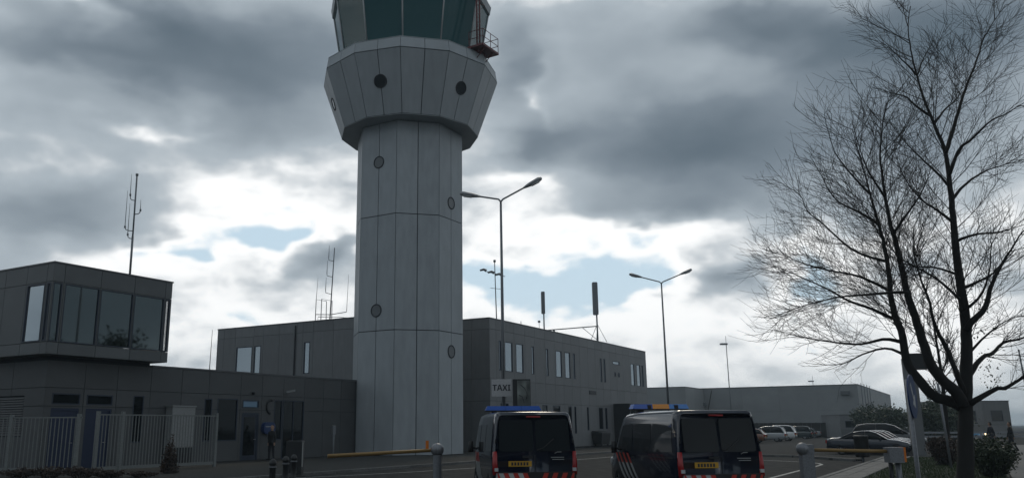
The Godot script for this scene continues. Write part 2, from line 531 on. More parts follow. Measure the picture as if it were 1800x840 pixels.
func build_low_office() -> void:
	var t := thing("office_building", "low dark grey panelled office building with blue doors, reaching to the tower", "building", Vector3(-17.25, 0, -34.89), TURN)
	# wall mass behind the panels, with a hollow for nothing: the panes are dark
	box(t, "wall", Vector3(0.08, -0.1, -12), Vector3(20.6, 4.40, -0.075), M.joint)
	var holes := [[0.33, 1.62, 2.62, 3.08], [0.33, 1.62, 0.0, 2.47], [1.94, 3.22, 2.62, 3.06], [1.94, 3.22, 0.0, 2.47], [4.3, 4.88, 1.0, 3.09],
		[8.46, 8.96, 1.0, 3.07], [9.31, 10.69, 1.0, 3.10], [11.02, 12.2, 2.66, 3.06], [11.0, 12.25, 0.0, 2.40], [13.36, 13.98, 1.0, 3.11], [14.05, 15.74, 0.0, 3.12]]
	var f := face_front(0, 0)
	facade(t, f, [0.0, 1.78, 3.4, 5.2, 7.0, 8.7, 10.85, 12.4, 14.04, 15.75, 17.4, 19.0, 20.6], [0.0, 2.55, 3.3, 4.42], holes, M.plinth_panel)
	for q: Array in [holes[0], holes[2]]:
		window(t, f, q, M.dark_glass, "transom_window")
	for q: Array in [holes[1], holes[3], holes[8]]:
		var st := begin()
		add_box(st, Vector3(q[0] + 0.01, 0.01, -0.09), Vector3(q[0] + 0.09, q[3] - 0.01, -0.01))
		add_box(st, Vector3(q[1] - 0.09, 0.01, -0.09), Vector3(q[1] - 0.01, q[3] - 0.01, -0.01))
		add_box(st, Vector3(q[0] + 0.09, q[3] - 0.09, -0.09), Vector3(q[1] - 0.09, q[3] - 0.01, -0.01))
		add_box(st, Vector3(q[0] + 0.092, 0.012, -0.085), Vector3(q[1] - 0.092, q[3] - 0.092, -0.045))
		var dr := part(t, "door", done(st), M.door_blue if q[0] < 5 else M.frame, f)
		bar(dr, "handle", Vector3(q[1] - 0.2, 1.05, 0.02), Vector3(q[1] - 0.34, 1.05, 0.02), 0.014, M.alloy)
		if q[0] > 5:
			box(dr, "pane", Vector3(q[0] + 0.22, 0.25, -0.044), Vector3(q[1] - 0.22, 2.2, -0.036), M.dark_glass)
	for k in [4, 5, 6, 9]:
		window(t, f, holes[k], M.dark_glass)
	var lit := window(t, f, holes[7], M.fan_pane, "transom_window")
	lit.set_meta("label", "pale blue fanlight over the entrance door")
	window(t, f, holes[10], M.dark_glass, "shop_window", 1)
	# the side under the overhanging room
	var l := face_left(0.0, -12.0)
	var lh := [[8.6, 10.6, 1.3, 3.0]]
	facade(t, l, [0.0, 2.4, 4.8, 7.2, 9.6, 12.0], [0.0, 2.55, 3.3, 4.42], lh, M.plinth_panel)
	var lv := begin()
	for k in 16:
		var y := 1.36 + k * 0.1
		hexa(lv, [Vector3(8.62, y, 0.01), Vector3(10.58, y, 0.01), Vector3(10.58, y + 0.03, 0.0), Vector3(8.62, y + 0.03, 0.0),
			Vector3(8.62, y + 0.05, -0.06), Vector3(10.58, y + 0.05, -0.06), Vector3(10.58, y + 0.08, -0.06), Vector3(8.62, y + 0.08, -0.06)])
	part(t, "louvre_grille", done(lv), M.cap, l)
	# roof edge
	box(t, "roof_edge", Vector3(5.2, 4.42, -12.0), Vector3(20.6, 4.50, 0.03), M.cap)
	var cam := box(t, "wall_lamp", Vector3(14.0, 3.52, 0.03), Vector3(14.12, 3.62, 0.5), M.white_paint)
	cam.rotation_degrees = Vector3(-12, 38, 0)
	cam.position = Vector3(14.25, 3.6, 0.34)
	bar(t, "lamp_bracket", Vector3(14.2, 3.5, -0.02), Vector3(14.22, 3.57, 0.22), 0.02, M.steel)
	var d := begin(true)
	var arc := []
	for k in 9:
		var a := deg_to_rad(70 + 25.0 * k)
		arc.append(Vector3(13.05 + cos(a) * 0.3, 2.74 + sin(a) * 0.36, 0.03))
	tube(d, arc, 0.05, 0.05, 6)
	part(t, "round_bracket", done(d), M.black)
	var mb := plate(t, "mail_box", round_rect(0.85, 0.62, 0.22), Transform3D(Basis.IDENTITY, Vector3(12.86, 1.62, 0.0)), 0.22, M.sign_blue)
	box(mb, "slot", Vector3(-0.32, 0.06, 0.221), Vector3(0.3, 0.10, 0.232), M.pale_print)
	# hood over the entrance door, camera
	var lampd := lathe([Vector2(0.0, -0.09), Vector2(0.07, -0.05), Vector2(0.09, 0.0), Vector2(0.1, 0.06), Vector2(0.0, 0.06)], 10)
	part(t, "dome_camera", lampd, M.black, Transform3D(Basis.IDENTITY, Vector3(11.7, 3.42, 0.07)))

func build_upper_room() -> void:
	# the room that overhangs the offices: hollow, glazed on three sides
	var t := thing("upper_room", "dark grey panelled upper room with wide windows overhanging the low offices", "building", Vector3(-17.25, 0, -34.89), TURN)
	var x0 := -0.67; var x1 := 5.37; var z1 := 0.80; var z0 := -7.0; var y0 := 4.59; var y1 := 8.33
	box(t, "floor", Vector3(x0 + 0.07, y0 + 0.0, z0), Vector3(x1 - 0.07, y0 + 0.28, z1 - 0.07), M.plinth_panel[0])
	box(t, "ceiling", Vector3(x0 + 0.07, y1 - 0.72, z0), Vector3(x1 - 0.07, y1 - 0.05, z1 - 0.07), M.room)
	box(t, "back_wall", Vector3(x0 + 0.07, y0 + 0.281, z0), Vector3(x1 - 0.07, y1 - 0.721, z0 + 0.15), M.room)
	box(t, "support", Vector3(0.1, 4.401, -7.0), Vector3(5.15, y0 - 0.002, -0.12), M.joint)
	var top := 7.52; var low := 5.10
	var f := face_front(x0, z1)
	var holes := [[0.06, 0.44, low, top], [0.58, 2.20, low, top], [2.28, 3.92, low, top], [4.0, 5.62, low, top], [5.70, 5.95, low, top]]
	facade(t, f, [0.0, 0.51, 2.24, 3.96, 5.66, 6.04], [y0, low - 0.02, top + 0.04, y1], holes, M.box_panel, 0.07)
	for k in holes.size():
		window(t, f, holes[k], M.room_pane if k < 4 else M.clear_glass, "window", 0, 0.035)
	var l := face_left(x0, z0)
	var lh := [[6.05, 7.30, low, top], [7.42, 7.70, low, top]]
	facade(t, l, [0.0, 1.45, 2.9, 4.4, 5.96, 7.36, 7.8], [y0, low - 0.02, top + 0.04, y1], lh, M.box_panel, 0.07)
	for q: Array in lh:
		window(t, l, q, M.coated, "window", 0, 0.06)
	var r := face_right(x1, z1)
	var rh := [[0.1, 2.2, low, top], [2.4, 4.6, low, top]]
	facade(t, r, [0.0, 2.3, 4.7, 7.8], [y0, low - 0.02, top + 0.04, y1], rh, M.box_panel, 0.07)
	for q: Array in rh:
		window(t, r, q, M.clear_glass, "window", 0, 0.035)
	box(t, "corner_post", Vector3(x0 + 0.072, y0 + 0.28, z1 - 0.22), Vector3(x0 + 0.2, y1 - 0.72, z1 - 0.09), M.frame)
	box(t, "roof_edge", Vector3(x0 - 0.03, y1, z0), Vector3(x1 + 0.03, y1 + 0.06, z1 + 0.03), M.cap)
	# what stands inside
	box(t, "desk", Vector3(1.0, y0 + 0.28, -1.6), Vector3(4.2, y0 + 1.05, -0.9), M.room)
	bar(t, "hand_rail", Vector3(3.6, 5.28, 0.3), Vector3(5.2, 5.28, 0.3), 0.02, M.white_paint)
	bar(t, "hand_rail", Vector3(3.6, 5.12, 0.3), Vector3(5.2, 5.12, 0.3), 0.02, M.white_paint)

func build_terminal() -> void:
	var t := thing("terminal_building", "two-storey grey panelled terminal block with tall narrow windows behind the vans", "building", Vector3(1.8, 0, -59.44), TURN)
	var L := 33.2
	box(t, "wall", Vector3(0.075, -0.1, -21), Vector3(L - 0.075, 9.1, -0.075), M.joint)
	box(t, "wing_wall", Vector3(-5.30, -0.1, -21.6), Vector3(0.07, 9.1, -6.0), M.joint)
	var f := face_front(0, 0)
	var lo := 5.57; var hi := 7.74
	var up := [[1.39, 1.64], [2.29, 3.41], [4.04, 5.15], [6.62, 6.96], [9.22, 9.54], [11.05, 12.12], [12.84, 13.83], [14.52, 14.82], [20.55, 20.87], [21.42, 21.74], [28.53, 29.5], [30.24, 31.27], [31.80, 32.14]]
	var holes := []
	for w: Array in up:
		holes.append([w[0] - 0.05, w[1] + 0.05, lo, hi])
	var small := [[23.69, 25.5, 7.36, 7.70], [24.0, 24.42, 6.22, 6.66], [24.96, 25.38, 6.22, 6.66]]
	holes.append_array(small)
	var ground := [[1.5, 2.7, 1.0, 3.3], [4.1, 5.3, 1.0, 3.3], [8.3, 9.2, 1.0, 3.3], [10.2, 11.6, 1.0, 3.3], [13.2, 13.85, 1.05, 3.3], [14.4, 14.8, 1.05, 3.3], [17.1, 17.5, 1.3, 3.3], [19.8, 20.75, 1.4, 3.3], [21.3, 21.8, 1.4, 3.3], [28.6, 29.6, 1.4, 3.3], [30.2, 31.3, 1.4, 3.3]]
	holes.append_array(ground)
	var cols := [0.0, 0.95, 2.0, 3.72, 5.5, 7.2, 9.0, 10.8, 12.48, 14.15, 15.9, 17.7, 19.4, 21.1, 22.9, 24.6, 26.4, 28.2, 29.87, 31.55, 33.2]
	facade(t, f, cols, [0.0, 3.42, 4.95, 8.45, 9.2], holes, M.panel)
	for k in up.size() + small.size():
		window(t, f, holes[k], M.coated, "window", 0, 0.055)
	for q: Array in ground:
		window(t, f, q, M.dark_glass, "window", 0, 0.055)
	box(t, "vent_grille", Vector3(17.8, 4.40, 0.0), Vector3(19.25, 4.72, 0.05), M.black)
	# dark entrance lobby standing out from the wall
	box(t, "entrance_lobby", Vector3(23.4, -0.1, 0.0), Vector3(26.9, 3.7, 1.6), M.black)
	box(t, "entrance_pane", Vector3(23.7, 0.1, 1.6), Vector3(26.6, 3.2, 1.62), M.dark_glass)
	# end walls
	var l := face_left(0.0, -21.0)
	facade(t, l, [15.0, 16.5, 18.0, 19.5, 21.0], [0.0, 3.42, 4.95, 8.45, 9.2], [], M.panel)
	var r := face_right(L, 0.0)
	facade(t, r, steps(0, 21, 11), [0.0, 3.42, 4.95, 8.45, 9.2], [], M.panel)
	# the wing behind the low offices
	var g := face_left(-5.37, -21.6)
	var gh := [[2.15, 3.85, 5.5, 7.72], [4.05, 4.75, 5.5, 7.72], [9.05, 9.62, 5.45, 7.74]]
	facade(t, g, [0.0, 0.75, 2.0, 3.95, 4.95, 6.6, 8.3, 8.9, 9.9, 11.8, 13.7, 15.6], [0.0, 4.2, 8.45, 9.2], gh, M.panel)
	for q: Array in gh:
		window(t, g, q, M.coated, "window", 0, 0.06)
	box(t, "rain_pipe", Vector3(-5.45, 4.0, -13.46), Vector3(-5.38, 9.0, -13.38), M.joint)
	var wr := face_front(-5.37, -6.0)
	facade(t, wr, [0.0, 1.8, 3.6, 5.37], [0.0, 4.2, 8.45, 9.2], [], M.panel)
	box(t, "roof_edge", Vector3(-0.03, 9.2, -21.0), Vector3(L + 0.03, 9.27, 0.03), M.cap)
	box(t, "roof_edge", Vector3(-5.40, 9.2, -21.62), Vector3(-0.031, 9.27, -5.97), M.cap)

# ---------------------------------------------------------------- the control tower
func ring_point(r: float, h: float, deg: float) -> Vector3:
	var a := deg_to_rad(deg)
	return Vector3(r * sin(a), h, r * cos(a))

func facet_half(n: int, r0: float, h0: float, r1: float, h1: float, right: bool, gap: float, depth: float) -> ArrayMesh:
	# one of the two panels of a facet whose middle faces local +z
	var half := 180.0 / n
	var out := []
	for q: Array in [[r0, h0], [r1, h1]]:
		var e := ring_point(q[0], q[1], half)
		out.append([Vector3(0, e.y, e.z), e])
	var a: Vector3 = out[0][0]; var b: Vector3 = out[0][1]; var c: Vector3 = out[1][1]; var d: Vector3 = out[1][0]
	var up := (d - a).normalized()
	var nrm := Vector3(1, 0, 0).cross(up)
	a += Vector3(gap / 2, 0, 0) + up * gap / 2
	d += Vector3(gap / 2, 0, 0) - up * gap / 2
	b += Vector3(-gap / 2, 0, 0) + up * gap / 2
	c += Vector3(-gap / 2, 0, 0) - up * gap / 2
	var p := [a, b, c, d, a - nrm * depth, b - nrm * depth, c - nrm * depth, d - nrm * depth]
	if not right:
		for k in 8:
			p[k].x = -p[k].x
		p = [p[1], p[0], p[3], p[2], p[5], p[4], p[7], p[6]]
	var st := begin()
	hexa(st, p)
	return done(st)

func core(n: int, turn: float, rings: Array) -> ArrayMesh:   # rings of [radius, height]
	var st := begin()
	var rs := []
	for q: Array in rings:
		var ring := []
		for k in n:
			ring.append(ring_point(q[0], q[1], turn + 360.0 / n * k))
		rs.append(ring)
	loft(st, rs)
	for k in range(1, n - 1):
		tri(st, rs[0][0], rs[0][k + 1], rs[0][k])
		tri(st, rs[-1][0], rs[-1][k], rs[-1][k + 1])
	return done(st)

func porthole(t: Node, at: Vector3, n: Vector3, r: float, m: Material) -> void:
	var xf := facing(at, n)
	var st := begin(true)
	var pts := []
	for k in 25:
		pts.append(Vector3(cos(TAU * k / 24) * r, sin(TAU * k / 24) * r, 0.02))
	tube(st, pts, 0.035, 0.035, 6, false)
	var p := part(t, "porthole", done(st), M.joint, xf)
	plate(p, "pane", ellipse(r - 0.01, r - 0.01), Transform3D(Basis.IDENTITY, Vector3(0, 0, 0.004)), 0.014, m)

func build_tower() -> void:
	var t := thing("control_tower", "tall octagonal grey panelled control tower with flared head and glazed cab", "tower", Vector3(-3.673, 0, -54.3))
	var T8 := -9.19
	var T12 := -2.2
	var R := 3.636
	part(t, "shaft_core", core(8, T8, [[R - 0.09, -0.1], [R - 0.09, 20.9]]), M.joint)
	var tiers := [0.0, 7.42, 14.72, 20.9]
	for j in 3:
		for side in [false, true]:
			var mesh := facet_half(8, R, tiers[j], R, tiers[j + 1], side, 0.05, 0.07)
			for k in 8:
				part(t, "panel", mesh, M.tower[rng.randi() % 4], Transform3D(Basis(Vector3.UP, deg_to_rad(T8 + 45.0 * (k + 0.5))), Vector3.ZERO))
	var ap := R * cos(PI / 8)
	for k in 8:
		if k % 2 == 0:
			continue
		var n := ring_point(1.0, 0, T8 + 45.0 * (k + 0.5))
		for h in ([18.27, 8.68] if k in [7, 3] else [15.82, 6.23]):
			porthole(t, n * ap + Vector3(0, h, 0), n, 0.38, M.porthole_grey)
	# flared head
	part(t, "head_core", core(12, T12, [[3.5, 20.94], [4.60, 20.95], [5.95, 24.80], [5.84, 25.5], [4.75, 25.52]]), M.joint)
	part(t, "soffit", core(12, T12, [[3.5, 20.90], [4.684, 20.90], [4.684, 20.925], [3.5, 20.925]]), M.tower_trim)
	for side in [false, true]:
		var mesh := facet_half(12, 4.684, 20.935, 6.05, 24.807, side, 0.05, 0.07)
		var rim := facet_half(12, 6.05, 24.83, 5.93, 25.56, side, 0.03, 0.07)
		for k in 12:
			var xf := Transform3D(Basis(Vector3.UP, deg_to_rad(T12 + 30.0 * (k + 0.5))), Vector3.ZERO)
			part(t, "panel", mesh, M.tower[rng.randi() % 4], xf)
			part(t, "parapet_panel", rim, M.tower_trim, xf)
	part(t, "ledge", core(12, T12, [[5.94, 25.565], [5.94, 25.60], [4.6, 25.62], [4.6, 25.565]]), M.tower_trim)
	var c12 := cos(PI / 12)
	for k in 12:
		if k % 2 == 0:
			continue
		var a := T12 + 30.0 * (k + 0.5)
		var h := 22.95
		var r := lerpf(4.684, 6.05, (h - 20.935) / 3.872) * c12
		var n := (ring_point(3.872, 0, a) + Vector3(0, -1.366 * c12, 0)).normalized()
		porthole(t, ring_point(r, h, a), n, 0.41, M.porthole)
	# glazed cab
	var gb := 4.72; var gt := 5.47; var h0 := 25.60; var h1 := 29.96
	for k in 12:
		var a0 := T12 + 30.0 * k
		var p0 := ring_point(gb, h0, a0); var p1 := ring_point(gb, h0, a0 + 30)
		var p2 := ring_point(gt, h1, a0 + 30); var p3 := ring_point(gt, h1, a0)
		var n := (p1 - p0).cross(p3 - p0).normalized()
		var st := begin()
		hexa(st, [p0, p1, p2, p3, p0 - n * 0.02, p1 - n * 0.02, p2 - n * 0.02, p3 - n * 0.02])
		part(t, "cab_pane", done(st), M.cab_glass)
		bar(t, "mullion", ring_point(gb + 0.02, h0, a0), ring_point(gt + 0.02, h1, a0), 0.055, M.mullion, 6)
	part(t, "cab_roof", core(12, T12, [[5.3, 29.9], [5.6, 29.98], [5.7, 30.5], [5.2, 30.75]]), M.tower_trim)
	part(t, "cab_floor", core(12, T12, [[4.5, 25.63], [4.5, 25.70]]), M.joint)
	part(t, "cab_desk", core(12, T12, [[3.6, 25.71], [3.9, 26.5], [3.2, 26.5], [3.2, 25.71]]), M.black)
	part(t, "stair_core", core(8, T8, [[1.1, 25.71], [1.1, 29.89]]), M.room)
	# outside gallery with its ladder
	var g := Node3D.new()
	g.name = "gallery"
	t.add_child(g)
	g.position = ring_point(5.42, 25.68, 56.5)
	g.rotation.y = deg_to_rad(56.5)
	box(g, "platform", Vector3(-0.98, 0.0, -0.1), Vector3(0.98, 0.14, 1.2), M.red_steel)
	box(g, "bracket", Vector3(-0.5, -0.12, -0.45), Vector3(0.5, -0.002, 0.5), M.red_steel)
	for x in [-0.95, 0.0, 0.95]:
		bar(g, "rail_post", Vector3(x, 0.14, 1.17), Vector3(x, 1.15, 1.17), 0.025, M.red_steel, 6)
	for x in [-0.95, 0.95]:
		bar(g, "rail_post", Vector3(x, 0.14, 0.1), Vector3(x, 1.15, 0.1), 0.025, M.red_steel, 6)
		for y in [0.62, 1.15]:
			bar(g, "hand_rail", Vector3(x, y, 0.1), Vector3(x, y, 1.17), 0.022, M.red_steel, 6)
	for y in [0.62, 1.15]:
		bar(g, "hand_rail", Vector3(-0.95, y, 1.17), Vector3(0.95, y, 1.17), 0.022, M.red_steel, 6)
	bar(g, "brace", Vector3(0.5, 0.0, 1.0), Vector3(0.5, -0.6, 0.36), 0.03, M.red_steel, 6)
	bar(g, "brace", Vector3(-0.5, 0.0, 1.0), Vector3(-0.5, -0.6, 0.36), 0.03, M.red_steel, 6)
	for x in [-0.68, -0.34]:
		bar(g, "ladder_rail", Vector3(x, 0.14, 0.55), Vector3(x, 5.6, 0.55), 0.06, M.red_steel, 6)
	for k in 17:
		bar(g, "rung", Vector3(-0.68, 0.45 + k * 0.3, 0.55), Vector3(-0.34, 0.45 + k * 0.3, 0.55), 0.018, M.red_steel, 5)
	for k in 4:
		var hoop := []
		for i in 9:
			var a := PI * i / 8
			hoop.append(Vector3(-0.51 + cos(a) * 0.3, 3.0 + k * 0.8, 0.55 + sin(a) * 0.5))
		pipe(g, "hoop", hoop, 0.015, M.red_steel, 5)

func build_warehouse() -> void:
	# local frame: x towards the right corner, z out of the long wall
	var o := Vector3(64.9, 0, -140.0)
	var t := thing("warehouse", "long pale grey flat-roofed warehouse beyond the parked cars", "warehouse", o, atan2(-0.5165, 0.8563))
	var f := Transform3D.IDENTITY
	box(t, "wall", Vector3(-50, -0.1, -60), Vector3(-0.08, 8.2, -0.07), M.joint)
	facade(t, f, steps(-50, 0, 8), [0.0, 4.1, 8.2], [], M.ware, 0.06, 0.012)
	var r := face_right(0, 0)
	facade(t, r, steps(0, 60, 10), [0.0, 4.1, 8.2], [], M.ware, 0.06, 0.012)
	box(t, "roof_edge", Vector3(-50, 8.2, -60), Vector3(0.05, 8.32, 0.05), M.cap)
	box(t, "wall_hood", Vector3(-2.6, 6.6, 0.0), Vector3(-1.2, 7.2, 0.6), M.cap)
	box(t, "wall_hood", Vector3(-26.6, 5.2, 0.0), Vector3(-25.0, 5.7, 0.9), M.cap)
	box(t, "vent_pipe", Vector3(-26.2, 3.4, 0.0), Vector3(-25.4, 5.2, 0.5), M.ware[0])
	for k in 4:
		bar(t, "wall_pole", Vector3(0.25, -0.1, -3.0 - k * 4.2), Vector3(0.25, 8.6, -3.0 - k * 4.2), 0.07, M.steel, 6)
	# the nearer block at its other end
	var b := thing("storage_block", "plain grey flat-roofed storage block between terminal and warehouse", "building", Vector3(37.4, 0, -143.6), atan2(-0.5165, 0.8563))
	box(b, "wall", Vector3(-30, -0.1, -20), Vector3(-0.08, 8.1, -0.07), M.joint)
	facade(b, f, steps(-30, 0, 5), [0.0, 4.0, 8.1], [], M.ware, 0.06, 0.012)
	facade(b, r, steps(0, 20, 4), [0.0, 4.0, 8.1], [], M.ware, 0.06, 0.012)
	box(b, "roof_edge", Vector3(-30, 8.1, -20), Vector3(0.05, 8.2, 0.05), M.cap)

func far_block(called: String, label: String, at: Vector3, size: Vector3, turn: float, mats: Array, nwin: int) -> void:
	var t := thing(called, label, "building", at, turn)
	box(t, "wall", Vector3(-size.x / 2 + 0.05, -0.1, -size.z), Vector3(size.x / 2 - 0.05, size.y - 0.05, -0.07), M.joint)
	var holes := []
	for k in nwin:
		var s := lerpf(-size.x / 2, size.x / 2, (k + 0.5) / nwin)
		holes.append([s - 0.7, s + 0.7, size.y * 0.45, size.y * 0.75])
	facade(t, Transform3D.IDENTITY, steps(-size.x / 2, size.x / 2, maxi(3, int(size.x / 4))), [0.0, size.y * 0.35, size.y], holes, mats, 0.06, 0.02)
	for q: Array in holes:
		window(t, Transform3D.IDENTITY, q, M.dark_glass)
	facade(t, face_left(-size.x / 2, -size.z), steps(0, size.z, 3), [0.0, size.y], [], mats, 0.06, 0.02)
	facade(t, face_right(size.x / 2, 0), steps(0, size.z, 3), [0.0, size.y], [], mats, 0.06, 0.02)
	box(t, "roof_edge", Vector3(-size.x / 2 - 0.05, size.y, -size.z), Vector3(size.x / 2 + 0.05, size.y + 0.12, 0.05), M.cap)

# ---------------------------------------------------------------- vehicles: local -z is forward, origin on the road under the rear bumper's middle
func wheel(t: Node, at: Vector3, r: float, w: float) -> void:
	var side := signf(at.x)
	var prof := [Vector2(r * 0.62, -w / 2), Vector2(r * 0.9, -w / 2), Vector2(r, -w * 0.32), Vector2(r, w * 0.32), Vector2(r * 0.9, w / 2), Vector2(r * 0.62, w / 2), Vector2(r * 0.62, -w / 2)]
	var xf := Transform3D(Basis(Vector3(0, -side, 0), Vector3(side, 0, 0), Vector3(0, 0, 1)), at)
	var o := part(t, "wheel", lathe(prof, 22), M.rubber, xf)
	var st := begin()
	plate_shape(st, ellipse(r * 0.63, r * 0.63, 18), Transform3D(Basis(Vector3(1, 0, 0), Vector3(0, 0, -1), Vector3(0, 1, 0)), Vector3(0, w * 0.1, 0)), w * 0.2)
	for k in 5:
		var a := TAU * k / 5
		var d := Vector3(cos(a), 0, sin(a))
		tube(st, [d * r * 0.12 + Vector3(0, w * 0.34, 0), d * r * 0.58 + Vector3(0, w * 0.33, 0)], r * 0.09, r * 0.07, 5)
	part(o, "rim", done(st), M.alloy)

# the outline of a van's body at a distance z behind its tail, from one sill over the roof to the other
const VAN_Y := [0.0, 0.03, 0.16, 0.36, 0.50, 0.56, 0.70, 0.84, 0.93, 0.975, 0.995, 1.0]
const VAN_W := [0.86, 0.96, 1.0, 1.0, 0.996, 0.988, 0.962, 0.93, 0.905, 0.875, 0.80, 0.0]

func van_ring(z: float, w: float, yb: float, yt: float, rake: float) -> Array:
	var right := []
	var left := []
	for i in VAN_Y.size():
		var y: float = lerpf(yb, yt, VAN_Y[i])
		var dz := maxf(0.0, y - 1.05) * rake
		right.append(Vector3(w * VAN_W[i], y, -(z + dz)))
		if i < VAN_Y.size() - 1:
			left.push_front(Vector3(-w * VAN_W[i], y, -(z + dz)))
	right.append_array(left)
	return right

func van_side(y: float, z: float) -> float:   # half width of the flank
	var f := clampf((y - 0.28) / (2.0 - 0.28), 0.0, 1.0)
	for i in VAN_Y.size() - 1:
		if f <= VAN_Y[i + 1]:
			return 0.95 * lerpf(VAN_W[i], VAN_W[i + 1], (f - VAN_Y[i]) / (VAN_Y[i + 1] - VAN_Y[i])) * (1.0 if z < 3.6 else lerpf(1.0, 0.93, (z - 3.6) / 1.2))
	return 0.0

func flank_patch(t: Node, called: String, side: float, corners: Array, m: Material, off := 0.006, nz := 8, ny := 4) -> MeshInstance3D:
	# corners (z, y): lower rear, lower front, upper front, upper rear
	var st := begin(true)
	for i in nz:
		for j in ny:
			var q := []
			for c in [[0, 0], [1, 0], [1, 1], [0, 1]]:
				var u: float = float(i + c[0]) / nz
				var v: float = float(j + c[1]) / ny
				var p: Vector2 = corners[0].lerp(corners[1], u).lerp(corners[3].lerp(corners[2], u), v)
				q.append(Vector3(side * (van_side(p.y, p.x) + off), p.y, -p.x))
			if side < 0:
				quad(st, q[0], q[1], q[2], q[3])
			else:
				quad(st, q[1], q[0], q[3], q[2])
	return part(t, called, done(st), m)

